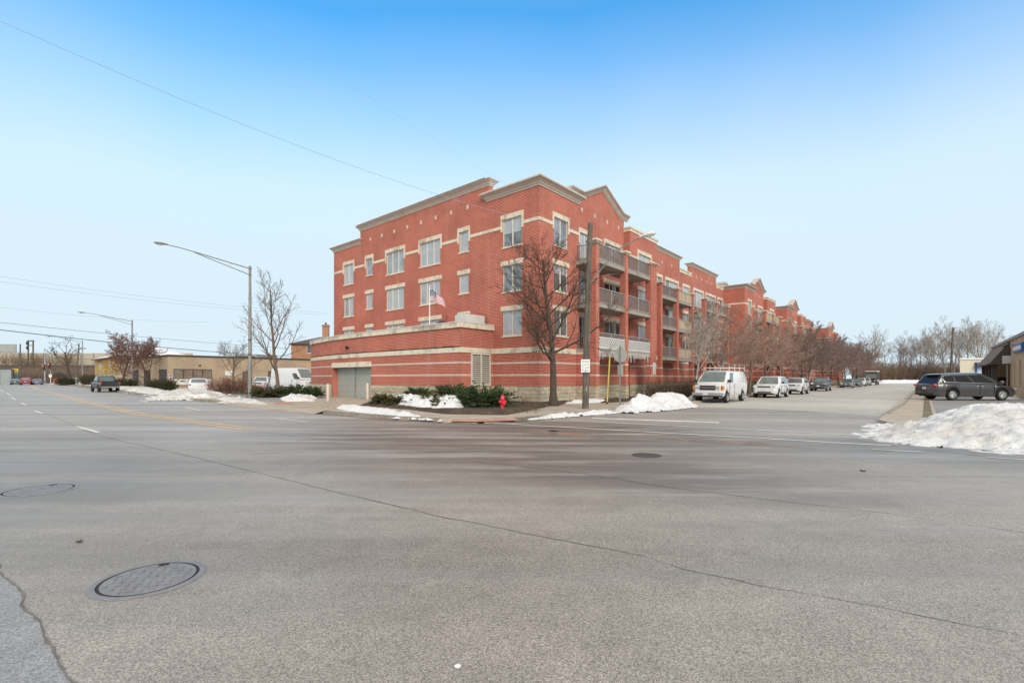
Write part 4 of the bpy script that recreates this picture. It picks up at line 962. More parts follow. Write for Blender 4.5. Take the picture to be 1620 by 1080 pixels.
def car(name, label, cat, loc, heading, paint, L, W, top, zs, wb, wr, gh, group=None, sill=.30, axle_off=0, front='car', plan=None, detail=True, spokes=5, rim='alloy', tail=None, clad=None, glass='car_glass', plate_front=True, shoulder=.94, cabbev=.05):
    """top: hood / belt / deck line [(x,z)], gh: dict describing the cabin"""
    t = thing(name, label, cat, loc, heading, group)
    h = L/2; xf = wb/2+axle_off; xr = -wb/2+axle_off; Ra = wr+.065
    if plan is None: plan = [(-h,W/2*.80),(-h+.12,W/2*.92),(-h+.5,W/2*.985),(0,W/2),(h-.6,W/2*.97),(h-.18,W/2*.87),(h,W/2*.70)]
    xs = sorted(set([round(-h+L*k/44,3) for k in range(45)]+[round(c+Ra*math.cos(a),3) for c in (xf,xr) for a in [math.pi*q/14 for q in range(15)]]+[c+e for c in (xf,xr) for e in (Ra+.004,-Ra-.004)]))
    rings = []
    for x in xs:
        zt = smooth_tab(top,x); hw = smooth_tab(plan,x,.05); zb = sill
        e = min(x+h, h-x)
        if e < .30: zb = sill + .10*(1-e/.30)
        for c in (xf,xr):
            if abs(x-c) < Ra: zb = max(zb, wr+math.sqrt(Ra*Ra-(x-c)**2)*1.0)
        d = max(.05, zt-zb); cr = .05
        half = [(hw*.90,zb),(hw*.975,zb+.16*d),(hw,zb+.5*d),(hw*(.985 if shoulder<.95 else .995),zb+.80*d),(hw*shoulder,zt-.03),(hw*.80,zt+.01),(hw*.4,zt+cr*.8),(0,zt+cr)]
        rings.append([(x,-a,b) for a,b in half]+[(x,a,b) for a,b in half[-2::-1]])
    b = MB(); n = len(rings[0]); vs = [p for r in rings for p in r]; m = len(rings)
    fs = [(i*n+k,i*n+k+1,(i+1)*n+k+1,(i+1)*n+k) for i in range(m-1) for k in range(n-1)] + [tuple(range(n)), tuple((m-1)*n+k for k in range(n))]
    b.add(vs, fs); body = b.build('body', paint, t, smooth=42)
    u = MB(); u.box(-h+.25,h-.25,-W/2*.80,W/2*.80,sill-.03,sill+.25)
    for c in (xf,xr): u.box(c-Ra-.03,c+Ra+.03,-W/2*.83,W/2*.83,sill+.2,wr*2+.10)
    u.build('underbody', M['dark'], t)
    # cabin
    zb, zt = gh['zb'], gh['zt']; wb_, wt_ = gh.get('wb',W/2*.93), gh.get('wt',W/2*.74)
    fb, ft, rt, rb = gh['fb'], gh['ft'], gh['rt'], gh['rb']; zbr = gh.get('zbr', zb)
    base = [Vector((rb,-wb_,zbr-.06)),Vector((fb,-wb_,zb-.06)),Vector((fb,wb_,zb-.06)),Vector((rb,wb_,zbr-.06))]
    ztr = gh.get('ztr', zt-.03)
    tp = [Vector((rt,-wt_,ztr)),Vector((ft,-wt_,zt-.03)),Vector((ft,wt_,zt-.03)),Vector((rt,wt_,ztr))]
    g = MB(); mx = (ft+rt)/2
    topi = [Vector((rt+.22,-wt_*.72,ztr+.05)),Vector((mx+ (ft-mx)*.55,-wt_*.72,zt+.02)),Vector((mx+(ft-mx)*.55,wt_*.72,zt+.02)),Vector((rt+.22,wt_*.72,ztr+.05))]
    bow = [base[k].lerp(tp[k],.55)+Vector((0,(-1 if k<2 else 1)*.035,0)) for k in range(4)]
    bow[1].x += .03; bow[2].x += .03
    g.loft([base,bow,tp,topi]); cab = g.build('cabin', paint, t, smooth=35, bevel=cabbev)
    def pane(nm, A,B,C,D,u0,u1,v0,v1,off_, poly=None, mat=None):
        q = [quadat(A,B,C,D,u,v) for u,v in (poly or ((u0,v0),(u1,v0),(u1,v1),(u0,v1)))]
        nrm = (q[1]-q[0]).cross(q[2]-q[0]).normalized(); c = (A+B+C+D)/4
        if nrm.dot(c-Vector((mx,0,(zb+zt)/2))) < 0: nrm = -nrm
        p = MB(); p.extrude([k+nrm*(off_-.04) for k in q], nrm*.047); return p.build(nm, mat or M[glass], t)
    # windscreen / rear window (upper and lower halves follow the bowed surface -> use the outer plane)
    bf = Vector((.02,0,0))
    pane('windscreen', base[1]+bf,base[2]+bf,tp[2]+bf,tp[1]+bf,.07,.93,.16,.93,.014)
    if gh.get('rear',True): pane('rear_window', base[0],base[3],tp[3],tp[0],.10,.90,gh.get('rv0',.22),.90,.014)
    sp = gh.get('split',[(.06,.47),(.51,.90)])
    for sgn in (0,1):
        A,B,C,D = (base[0],base[1],tp[1],tp[0]) if sgn==0 else (base[3],base[2],tp[2],tp[3])
        bo = Vector((0,(-1 if sgn==0 else 1)*.028,0))
        for (u0,u1) in sp:
            pane('side_window', A+bo,B+bo,C+bo,D+bo,u0,u1,gh.get('sv0',.2),gh.get('sv1',.88),.012)
    if not detail and False: return t
    # wheels
    for x in (xf,xr):
        for s in (-1,1): wheel(t,x,s*(W/2-.135),wr,.235,s,spokes,rim,solid=(spokes==0))
    # lights, grille, plates, mirrors
    zh = interp(top,h-.25)
    def face(nm, x, y, z, sx, sy, sz, mat, rz=0):
        p = MB(); p.rbox((0,0,0),(sx,sy,sz)); return p.build(nm, mat, t, bevel=min(sx,sy,sz)*.25, loc=(x,y,z), rz=rz)
    fz = front
    if fz == 'van':
        face('grille',h-.005,0,zh-.15,.06,W*.50,.30,M['black_plastic']); face('grille_bar',h+.03,0,zh-.15,.05,W*.74,.04,M['chrome'])
        for s in (-1,1):
            face('headlight',h-.02,s*W*.32,zh-.07,.09,.26,.10,M['clear_lamp'],-s*.12); face('headlight',h-.02,s*W*.32,zh-.23,.09,.26,.09,M['clear_lamp'],-s*.12)
            face('marker_lamp',h-.08,s*(W*.455),zh-.15,.2,.12,.28,M['amber'],-s*.35)
        face('bumper',h+.02,0,sill+.16,.22,W*.98,.20,M['chrome']); face('bumper_step',h+.03,0,sill+.03,.16,W*.9,.10,M['black_plastic'])
        face('licence_plate',h+.14,-.1,sill+.16,.015,.31,.15,M['plate'])
    else:
        if front == 'slots':
            face('grille',h-.01,0,zh-.10,.05,W*.50,.15,M['chrome'])
            for k in range(7): face('grille_slot',h+.012,(k-3)*W*.066,zh-.10,.03,W*.036,.115,M['dark'])
        else: face('grille',h-.02,0,zh-.11,.07,W*.40,.13,M['black_plastic'])
        for s in (-1,1):
            face('headlight',h-.10,s*W*.345,zh-.085,.20,.34,.12,M['clear_lamp'],-s*.42)
            face('fog_lamp',h-.09,s*W*.33,sill+.22,.12,.13,.06,M['black_plastic'],-s*.3)
        face('lower_intake',h-.015,0,sill+.17,.07,W*.52,.10,M['black_plastic'])
        if plate_front: face('licence_plate',h+.012,0,sill+.34,.02,.31,.15,M['plate'])
    zr = interp(top,-h+.2)
    for s in (-1,1):
        if tail == 'wrap': face('tail_light',-h+.07,s*W*.36,zr-.12,.16,.42,.14,M['red_lamp'],s*.18); 
        elif tail == 'tall': face('tail_light',-h+.04,s*W*.43,zr-.16,.14,.13,.30,M['red_lamp'],s*.1)
        else: face('tail_light',-h+.08,s*W*.36,zr-.13,.16,.34,.13,M['red_lamp'],s*.3)
    face('licence_plate',-h-.005,0,zr-.32 if tail!='tall' else sill+.34,.02,.31,.15,M['plate'])
    face('rear_bumper',-h+.03,0,sill+.12,.12,W*.82,.14,M['black_plastic'])
    mz = zb+.06
    for s in (-1,1):
        mm = MB(); mm.rbox((0,0,0),(.12,.20,.16)); mm.build('mirror', M['black_plastic'] if clad or front=='van' else paint, t, bevel=.03, loc=(fb-.30,s*(W/2+.07),mz+.08))
        sd = MB()
        for dx in gh.get('doors',(.1,)): sd.rbox((dx,s*(W/2-.008),zb-.14),(.17,.03,.035))
        sd.build('door_handle', M['chrome'] if not clad else M['black_plastic'], t)
        sm = MB()
        for dx in gh.get('seams',()): sm.rbox((dx,s*(W/2-.004),(sill+.1+zb)/2),(.012,.02,zb-sill-.16))
        if sm.v: sm.build('door_seam', M['dark'], t)
        if clad:
            cl = MB(); cl.box(xr+Ra+.02,xf-Ra-.02,min(s*(W/2-.06),s*(W/2-.0)),max(s*(W/2-.06),s*(W/2-.0)),sill-.02,sill+.12); cl.build('sill_trim', M['black_plastic'], t)
    return t
WHT, WHT2, SIL = carpaint('white_car_paint',(.78,.78,.78)), carpaint('offwhite_car_paint',(.70,.71,.71)), carpaint('silver_car_paint',(.42,.44,.46),.3)
DGR, CHAR, BLK = carpaint('graphite_car_paint',(.075,.08,.088),.2), carpaint('dark_grey_car_paint',(.042,.039,.042),.25), carpaint('black_car_paint',(.022,.024,.028))
RED, BLU, GRN = carpaint('red_car_paint',(.33,.03,.04)), carpaint('blue_grey_car_paint',(.16,.19,.27),.2), carpaint('dark_teal_car_paint',(.06,.12,.13))
PK = 'cars parked along the side street'
def along(u, r): # position on the side street seen at column u, r metres out from the facade
    k = (u-CX)/F; o = CORNER + D1*r; t = (k*o.y-o.x)/(D2.x-k*D2.y); return o + D2*t
HV = ANG2 + math.pi   # facing the camera down the side street
def suv(name,label,loc,hd,paint,L=4.8,W=1.93,zt=1.74,group=PK,front='car',cat='car',clad=True,**k):
    h = L/2
    return car(name,label,cat,loc,hd,paint,L,W,[(-h,1.02),(-h+.3,1.12),(-1.0,1.11),(h-1.45,1.11),(h-.6,1.07),(h-.2,1.0),(h,.86)],.32,L*.60,.37,
        dict(zb=1.10,zt=zt,fb=h-1.28,ft=h-2.12,rt=-h+.55,rb=-h+.10,wt=W*.35,split=[(.05,.24),(.27,.53),(.56,.84)],doors=(.35,-.55),seams=(.85,-.15,-1.0)),group,sill=.30,front=front,clad=clad,**k)
def sedan(name,label,loc,hd,paint,L=4.75,W=1.82,group=PK,cat='car',**k):
    h = L/2
    return car(name,label,cat,loc,hd,paint,L,W,[(-h,.90),(-h+.25,1.0),(-h+.9,.98),(0,.93),(h-1.4,.92),(h-.6,.83),(h-.2,.75),(h,.62)],.26,L*.585,.325,
        dict(zb=.94,zt=1.45,fb=h-1.15,ft=h-2.0,rt=-h+1.35,rb=-h+.60,zbr=1.0,split=[(.14,.45),(.48,.83)],sv1=.86,doors=(.3,-.5),seams=(.85,-.15,-1.05)),group,sill=.22,**k)
# white full-size cargo van nearest the corner
vh = 2.78
vp = along(1147,-7.45) ; vp = along(1119,-6.35)+D2*2.78
VAN = car('cargo_van','white cargo van with a roof rack parked nearest the corner','van',tuple(vp),HV,WHT,5.5,2.0,
    [(-2.75,1.25),(-2.6,1.30),(1.2,1.30),(1.9,1.26),(2.25,1.19),(2.6,1.11),(2.75,1.04)],.38,3.43,.38,
    dict(zb=1.28,zt=2.10,fb=2.12,ft=1.15,rt=-2.50,rb=-2.73,wb=.985,wt=.80,zbr=1.28,split=[(.745,.915)],sv0=.14,sv1=.86,rv0=.2,doors=(.62,),seams=(1.45,.42)),PK,
    sill=.42,shoulder=.98,cabbev=.15,front='van',tail='tall',spokes=0,rim='galv',axle_off=.12,plan=[(-2.75,.93),(-2.6,.98),(0,1.0),(2.2,.98),(2.5,.93),(2.66,.87),(2.75,.78)])
rk = MB()
for s in (-1,1):
    rk.tube([(1.0,s*.82,2.30),(-2.5,s*.82,2.30)],.022,6)
    for x in (1.0,-.2,-1.3,-2.45): rk.tube([(x,s*.82,2.05),(x,s*.82,2.48 if x<0 else 2.40)],.018,6)
for x in (1.0,-.2,-1.3,-2.45): rk.tube([(x,-.82,2.30),(x,.82,2.30)],.02,6)
rk.build('roof_rack', M['cap_snow'], VAN)
suv('parked_car','white utility car with a seven slot grille parked behind the cargo van',tuple(along(1220,-7.15)),HV,WHT,4.82,1.94,1.76,front='slots')
suv('parked_car','white hatchback parked behind the slot grilled white car',tuple(along(1259,-7.0)),HV,WHT2,4.4,1.82,1.62)
suv('parked_car','dark grey utility car parked alone beyond the two white cars',tuple(along(1299,-7.0)),HV,DGR,4.62,1.86,1.68,front='slots')
sedan('parked_car','grey green sedan parked past the dark utility car',tuple(along(1341,-7.0)),HV,carpaint('grey_green_car_paint',(.17,.20,.20),.2))
sedan('parked_car','dark grey sedan tucked behind the grey green sedan',tuple(along(1353,-7.1)),HV,DGR)
suv('parked_car','small white car far down the row of parked cars',tuple(along(1362,-7.1)),HV,WHT,4.4,1.8,1.6)
suv('parked_car','last silver car in the row before the black box truck',tuple(along(1370,-7.0)),HV,SIL,4.6,1.85,1.7)
# box truck at the far end of the row
bt = along(1374,-7.4)+D2*9
t = thing('box_truck','dark truck with a pale roof at the far end of the parked row','truck',tuple(bt),HV,None)
m = MB(); m.box(-4.2,1.8,-1.15,1.15,.75,3.1); m.build('cargo_box', DGR, t, bevel=.05)
m = MB(); m.box(-4.25,1.85,-1.18,1.18,3.1,3.3); m.build('roof', M['cap_snow'], t)
m = MB(); m.add([(1.9,-1.05,.6),(3.9,-1.05,.6),(3.9,1.05,.6),(1.9,1.05,.6),(1.9,-1.05,2.6),(3.0,-1.0,2.6),(3.0,1.0,2.6),(1.9,1.05,2.6),(3.9,-1.05,1.45),(3.9,1.05,1.45)],[(0,3,2,1),(0,1,8,5,4),(3,7,6,9,2),(4,5,6,7),(5,8,9,6),(1,2,9,8),(0,4,7,3)]); m.build('cab', BLK, t, bevel=.06)
m = MB(); m.extrude([(3.10,-.9,2.5),(3.86,-.95,1.55),(3.86,.95,1.55),(3.10,.9,2.5)],(.05,0,.04)); m.build('windscreen', M['car_glass'], t)
for s in (-1,1): m = MB(); m.box(3.86,3.93,s*.75-.15,s*.75+.15,.95,1.15); m.build('headlight', M['clear_lamp'], t)
for x in (3.0,-2.9):
    for s in (-1,1): wheel(t,x,s*.98,.45,.28,s,0,'galv',True)
# dark minivan on the drive, seen from behind and the side
mh = 2.6; MVH = R(-4)
mvp = Vector((29.35,33.0,.13)) + Vector((math.cos(MVH),math.sin(MVH),0))*1.52
MV = car('minivan','dark grey minivan parked on the drive behind the big snow pile','minivan',tuple(mvp),MVH,CHAR,5.2,2.02,
    [(-2.6,.95),(-2.45,1.12),(-1.0,1.10),(.6,1.07),(1.2,1.06),(1.7,1.0),(2.2,.90),(2.45,.79),(2.6,.62)],.30,3.09,.36,
    dict(zb=1.07,zt=1.83,fb=1.72,ft=.42,rt=-2.05,rb=-2.46,wb=.95,wt=.74,zbr=1.13,ztr=1.72,split=[(.06,.265),(.285,.565),(.60,.90)],sv0=.2,sv1=.84,rv0=.14,doors=(.30,.02),seams=(1.05,.16,-1.35)),None,
    sill=.27,tail='wrap',spokes=10,axle_off=.02,clad=None,rim='alloy',glass='tint_glass')
m = MB(); m.tube([(-2.02,-.975,1.22),(-2.2,-.88,1.58),(-1.6,-.83,1.70)],[.022,.022,.012],5); m.tube([(-2.02,-.975,1.22),(-1.0,-.99,1.17),(.9,-.98,1.12),(1.4,-.955,1.10)],[.02,.016,.016,.01],5); m.build('window_trim', M['chrome'], MV)
m = MB(); m.rbox((-2.20,0,1.80),(.34,1.3,.04)); m.build('roof_spoiler', M['black_plastic'], MV, bevel=.01)
m = MB(); m.rbox((-2.57,0,.80),(.06,1.1,.045)); m.build('tailgate_trim', M['chrome'], MV)
# ---- avenue side
def dirang(a,b): return math.atan2(b[1]-a[1], b[0]-a[0])
# black pickup driving away
pk = G(166,619.5,0); away = dirang((-28.8,32.5),(-68.8,69.8))+.06
PT = car('pickup_truck','black pickup truck driving away on the avenue','pickup',tuple(pk),away,BLK,5.4,1.92,
    [(-2.7,1.10),(-2.6,1.17),(-.75,1.17),(-.6,1.17),(.7,1.16),(1.3,1.15),(2.3,1.12),(2.6,1.05),(2.7,.95)],.40,3.45,.42,
    dict(zb=1.15,zt=1.86,fb=1.0,ft=.45,rt=-.78,rb=-.95,wb=.88,wt=.74,split=[(.08,.47),(.52,.90)],sv0=.16,doors=(.25,-.55),seams=(.9,.0,-.85)),None,sill=.48,tail='tall',spokes=6,rim='black_plastic',clad=True)
m = MB(); m.box(-2.62,-.98,-.72,.72,1.20,1.24); m.build('bed_cover', M['black_plastic'], PT)
m = MB(); m.box(-2.73,-2.69,-.66,.66,.72,1.12); m.build('tailgate', BLK, PT, bevel=.02)
m = MB(); m.box(-2.86,-2.70,-.86,.86,.50,.64); m.build('step_bumper', M['galv'], PT, bevel=.02)
FQ = 'cars waiting at the red light'
sedan('waiting_car','dark green car waiting leftmost at the red lights',tuple(at(25,119)),R(132),GRN,group=FQ,tail=None)
suv('waiting_car','red utility car waiting at the lights between two sedans',tuple(at(41.5,115)),R(132),RED,4.7,1.9,1.72,group=FQ)
sedan('waiting_car','blue grey sedan waiting rightmost at the red lights',tuple(at(59.5,117)),R(130),BLU,group=FQ)
sedan('parked_car','white sedan parked behind the grey snow bank by the tan building',tuple(at(313,49,.12)+Vector((0,0,0))),R(165)-R(40),WHT,4.75,1.82,group='cars in the tan building car park')
suv('parked_car','white utility car facing out beside the brown doorway of the tan building',tuple(at(414,59,.12)),R(-72),WHT,4.5,1.85,1.65,group='cars in the tan building car park')
vv = at(466,55,.12)
TV = car('cargo_van','tall white cargo van parked beside the red brick podium','van',tuple(vv),R(-28),WHT,5.9,2.02,
    [(-2.95,1.35),(-2.8,1.40),(1.5,1.40),(1.9,1.34),(2.5,1.18),(2.8,1.08),(2.95,.95)],.38,3.7,.36,
    dict(zb=1.38,zt=2.62,fb=2.30,ft=1.30,rt=-2.85,rb=-2.92,wb=.97,wt=.84,split=[(.80,.95)],sv0=.06,sv1=.55,rv0=.3,doors=(.9,),seams=(1.7,.75)),None,sill=.42,front='car',tail='tall',spokes=0,rim='galv',clad=True,shoulder=.985,cabbev=.08,
    plan=[(-2.95,.96),(-2.8,1.0),(0,1.01),(2.3,.98),(2.7,.9),(2.95,.76)])
suv('parked_car','small white car parked far off by the bare brush',tuple(at(117,112,.1)),R(120),WHT,4.5,1.85,1.65,group='cars in the tan building car park')
suv('parked_car','white car bonnet showing behind the dark minivan under the mansard canopy',tuple(at(1562,47,.13)),R(180)+R(25),WHT,4.6,1.86,1.66,group=None)
# ================================================================== VEGETATION
def grow(P_, seed):
    """skeleton tree -> (trunk MB, crown MB)"""
    rnd = random.Random(seed); tr, cw = MB(), MB()
    def rv(): return Vector((rnd.gauss(0,1),rnd.gauss(0,1),rnd.gauss(0,1)))
    nl = len(P_['n'])
    def branch(p, d, L, r, lv):
        segs = P_['segs'][lv]; pts=[p.copy()]; rs=[r]; dirs=[d.copy()]; st = L/segs; rend = r*P_['taper'][lv]
        for i in range(segs):
            d = (d + rv()*P_['wig'][lv] + Vector((0,0,P_['trop'][lv]))).normalized()
            p = p + d*st; pts.append(p.copy()); rs.append(r+(rend-r)*(i+1)/segs); dirs.append(d.copy())
        mb = tr if lv <= P_.get('trunk_lv',0) else cw
        if lv == 0: rs[0] *= 1.5; 
        mb.tube(pts, [max(P_['rmin'],q) for q in rs], P_['sides'][lv], cap=(lv<2))
        if lv == nl: return
        n = P_['n'][lv]; n = max(1,round(n*(rnd.uniform(.8,1.2)))); az = rnd.uniform(0,6.28); t0 = P_['t0'][lv]
        for k in range(n):
            t = t0 + (1-t0)*((k+rnd.uniform(.1,.9))/n); i = min(int(t*segs),segs-1); f = t*segs-i
            q = pts[i].lerp(pts[i+1],f); dd = dirs[i+1]; az += 2.4+rnd.uniform(-.5,.5)
            s = dd.orthogonal().normalized(); s.rotate(Matrix.Rotation(az,3,dd))
            an = R(P_['ang'][lv]*rnd.uniform(.75,1.25)); nd = (dd*math.cos(an)+s*math.sin(an)).normalized()
            if lv == 0 and 'shape' in P_: sc = P_['shape'](t)
            else: sc = 1-.45*t
            branch(q, nd, L*P_['ratio'][lv]*sc*rnd.uniform(.8,1.2) if lv else P_['H']*P_['ratio'][0]*sc*rnd.uniform(.85,1.15), max(P_['rmin'],(rs[i]+(rs[i+1]-rs[i])*f)*P_['rr'][lv]), lv+1)
        if P_.get('fork') and lv == 0: pass
    branch(Vector((0,0,-.15)), Vector((P_.get('lean',0),0,1)).normalized(), P_['H']*P_.get('trunk',.8), P_['r'], 0)
    return tr, cw
def tree_proto(name, P_, seed, bark_, twig, extra=None):
    tr, cw = grow(P_, seed); t = thing(name, None, 'tree')
    tr.build('trunk', M[bark_], t, smooth=60); c = cw.build('crown', M[twig], t, smooth=60)
    return t, cw
used = {}
def place(proto, loc, label, group=None, s=1, rz=0, sz=None):
    o = proto if not used.get(proto.name) else copy_tree(proto); used[proto.name] = True
    o.location = loc; o.scale = (s,s,sz or s); o.rotation_euler.z = rz; o['label'] = label
    if group: o['group'] = group
    return o
base_ = dict(segs=[10,6,5,3,2,2],sides=[10,6,5,4,3,3],taper=[.25,.3,.35,.5,.6,.6],wig=[.05,.12,.16,.2,.22,.25],trop=[.03,.10,.07,.04,.02,0],rr=[.5,.55,.6,.65,.7,.7],rmin=.006)
# bare tree on the corner with a few dead leaves
Pc = dict(base_, H=9.0, r=.205, trunk=.88, n=[19,8,6,4], t0=[.27,.18,.15,.12], ang=[58,36,36,38], ratio=[.50,.5,.5,.55], shape=lambda t: 1.12-.72*t, rmin=.0065, wig=[.035,.08,.12,.16,.2,.2], trop=[.03,.07,.06,.04,.02,0], rr=[.42,.5,.6,.65,.7,.7])
ct, ccw = tree_proto('bare_tree', Pc, 11, 'bark_dark', 'bark_dark')
rl = random.Random(4); lf_ = MB()
for _ in range(150):
    v = Vector(rl.choice(ccw.v))
    if v.z < 2.6 and rl.random() < .6: continue
    s = rl.uniform(.03,.055); m = Matrix.Rotation(rl.uniform(0,6.3),3,'Z') @ Matrix.Rotation(rl.uniform(0,6.3),3,'X')
    lf_.quad(*[v+m@Vector(q)*s for q in ((-1,0,0),(0,-.6,.2),(1,0,0),(0,.6,.2))])
lf_.build('dead_leaves', M['dead_leaf'], ct)['kind'] = 'stuff'
place(ct, tuple(Vector((2.22,25.7,.17))), 'bare dark tree with a few orange dead leaves at the building corner', rz=1.0)
# pale young tree by the van
Pg = dict(base_, H=6.4, r=.085, trunk=.9, n=[18,8,6,4], t0=[.3,.25,.2,.1], ang=[44,38,40,42], ratio=[.46,.46,.48,.5], shape=lambda t: 1.1-.7*t, rmin=.009, trop=[.03,.16,.1,.05,.02,0])
gt_, _ = tree_proto('bare_tree', Pg, 23, 'bark_grey', 'bark_grey')
place(gt_, tuple(off(10.6,-5.05)+Vector((0,0,.12))), 'slim pale grey tree left of the white cargo van', rz=.4)
# reddish ornamental trees in front of the long facade
Pr = dict(base_, H=7.6, r=.16, trunk=.62, n=[11,8,7,5,4], t0=[.28,.2,.18,.12,.1], ang=[52,38,38,40,42], ratio=[.62,.46,.48,.52,.55], shape=lambda t: 1.1-.4*t, rmin=.0085, trop=[.02,.08,.05,.03,.01,0], wig=[.05,.09,.12,.15,.18,.2])
r1, _ = tree_proto('street_tree', Pr, 31, 'bark_brown', 'twig_red')
r2, _ = tree_proto('street_tree', dict(Pr, n=[10,8,7,5,4], ang=[58,40,38,40,42]), 37, 'bark_brown', 'twig_red')
RG = 'reddish street trees in front of the long facade'
for k,(t_,r_,s_,pr,lab) in enumerate(((18.0,-4.4,1.02,r1,'reddish bare tree with dark limbs rising over the white cargo van'),(26.0,-4.6,.98,r2,'broad reddish bare tree above the slot grilled white car'),(33.5,-4.3,1.0,r1,'reddish bare tree beside the wing corner, second beyond the van'),
        (41,-4.5,.98,r2,'reddish bare tree between the second brick wing and the white hatchback'))):
    place(pr, tuple(off(t_,r_)+Vector((0,0,.1))), lab, RG, s_, k*1.7)
d1_, _ = tree_proto('street_tree', dict(Pr, H=8.2, n=[12,9,7,5,3], rmin=.011), 43, 'bark_dark', 'twig_brown')
for k,(t_,r_,s_,lab) in enumerate(((50,-4.6,1.02,'dark twiggy tree left of the pale forked trunk'),(59,-4.4,1.0,'dark twiggy tree right behind the dark grey utility car'),(68,-4.6,1.06,'dense dark tree in front of the third gabled wing'),
        (77,-4.4,1.04,'dense dark tree past the third gable'),(87,-4.6,1.08,'dense brown tree over the grey green sedan'),(97,-4.4,1.1,'dense brown tree next to the last gabled wing'),(108,-4.6,1.12,'dense brown tree before the box truck'),(120,-4.5,1.15,'last dense brown tree at the end of the street row'))):
    place(d1_, tuple(off(t_,r_)+Vector((0,0,.1))), lab, 'dark street trees along the far half of the facade', s_, k*2.1+.5)
pw_, _ = tree_proto('bare_tree', dict(base_, H=8.2, r=.17, trunk=.62, n=[5,4,4,3], t0=[.45,.35,.2,.1], ang=[32,40,42,42], ratio=[.5,.42,.45,.5], rmin=.01, wig=[.12,.16,.2,.2,.2,.2]), 53, 'bark_pale', 'bark_pale')
place(pw_, tuple(along(1275,-5.0)+Vector((0,0,.1))), 'crooked pale trunked tree left of the dark grey utility car', rz=2)
# avenue side trees
AG = 'bare trees on the avenue side'
tl, _ = tree_proto('bare_tree', dict(base_, H=11.4, r=.19, trunk=.9, n=[15,7,6], t0=[.22,.2,.12], ang=[48,34,34], ratio=[.42,.5,.55], shape=lambda t: 1.1-.68*t, rmin=.010, wig=[.05,.10,.14,.16,.2,.2], trop=[.03,.14,.09,.04,.02,0]), 61, 'bark_brown', 'bark_brown')
place(tl, tuple(at(441,42,.12)), 'tall bare tree behind the nearest street lamp', AG, .9, .3)
tm, _ = tree_proto('bare_tree', dict(base_, H=6.6, r=.15, trunk=.6, n=[9,7,6], t0=[.4,.2,.12], ang=[55,36,36], ratio=[.58,.5,.55], rmin=.010), 67, 'bark_brown', 'bark_brown')
place(tm, tuple(at(369,52,.12)), 'spreading grey bare tree in front of the tan wall', AG, 1.0, 1.2)
ra, _ = tree_proto('bare_tree', dict(Pr, n=[13,9,8,5], rmin=.013, ratio=[.62,.48,.5,.55]), 33, 'bark_dark', 'bark_red'); rb2, _ = tree_proto('bare_tree', dict(Pr, n=[11,9,8,5], rmin=.013, ratio=[.62,.48,.5,.55], ang=[44,38,38,40]), 35, 'bark_dark', 'bark_red')
q1 = place(ra, tuple(at(193,74,.1)), 'big reddish bare tree hiding the link between the tan and yellow buildings', AG, 1.12, 2.2)
q2 = place(rb2, tuple(at(238,66,.1)), 'smaller reddish bare tree by the tan building entrance', AG, .98, .7)
tb, _ = tree_proto('bare_tree', dict(base_, H=12.5, r=.42, trunk=.62, n=[6,5,4,4], t0=[.5,.35,.2,.1], ang=[52,45,45,45], ratio=[.58,.42,.45,.5], rmin=.02, wig=[.02,.22,.24,.22,.2,.2]), 71, 'bark_dark', 'bark_dark')
place(tb, tuple(at(109.5,120,.1)), 'old bare tree with thick crooked limbs near the yellow apartments', AG, 1.05, 2.4)
# wood beyond the end of the side street
FG = 'bare trees beyond the end of the side street'
Pf = dict(base_, H=19, r=.26, trunk=.72, n=[9,7,6,5], t0=[.28,.2,.15,.1], ang=[34,32,34,36], ratio=[.58,.5,.5,.52], shape=lambda t: 1.1-.5*t, rmin=.017, wig=[.07,.1,.11,.12,.15,.2], segs=[8,5,4,2,2,2], sides=[7,5,4,3,3,3])
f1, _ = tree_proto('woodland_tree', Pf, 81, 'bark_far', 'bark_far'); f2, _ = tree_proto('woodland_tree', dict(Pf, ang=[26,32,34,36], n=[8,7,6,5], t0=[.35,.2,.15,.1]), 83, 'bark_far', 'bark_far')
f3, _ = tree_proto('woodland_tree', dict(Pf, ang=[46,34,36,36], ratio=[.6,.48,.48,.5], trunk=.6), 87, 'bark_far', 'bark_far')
rw = random.Random(5)
spots = [(1378,200,1.0),(1393,196,1.05),(1404,203,.95),(1417,198,.85),(1428,204,.95),(1440,196,1.0),(1452,200,.95),(1464,192,1.0),(1474,198,1.02),(1484,188,1.1),(1496,180,1.1),(1510,176,1.0),(1521,170,1.02),(1534,168,1.1),(1547,164,1.15),(1560,166,1.08),(1574,172,1.05),(1590,176,1.0),(1364,205,.8),(1350,210,.85)]
words = ['leaning','forked','slender','broad crowned','thin','crooked','upright']
for k,(u,Y,s_) in enumerate(spots):
    place((f1,f2,f3)[k%3], tuple(at(u,Y,0)), 'tall bare woodland tree at the end of the side street', FG, s_*rw.uniform(.92,1.05), rw.uniform(0,6))
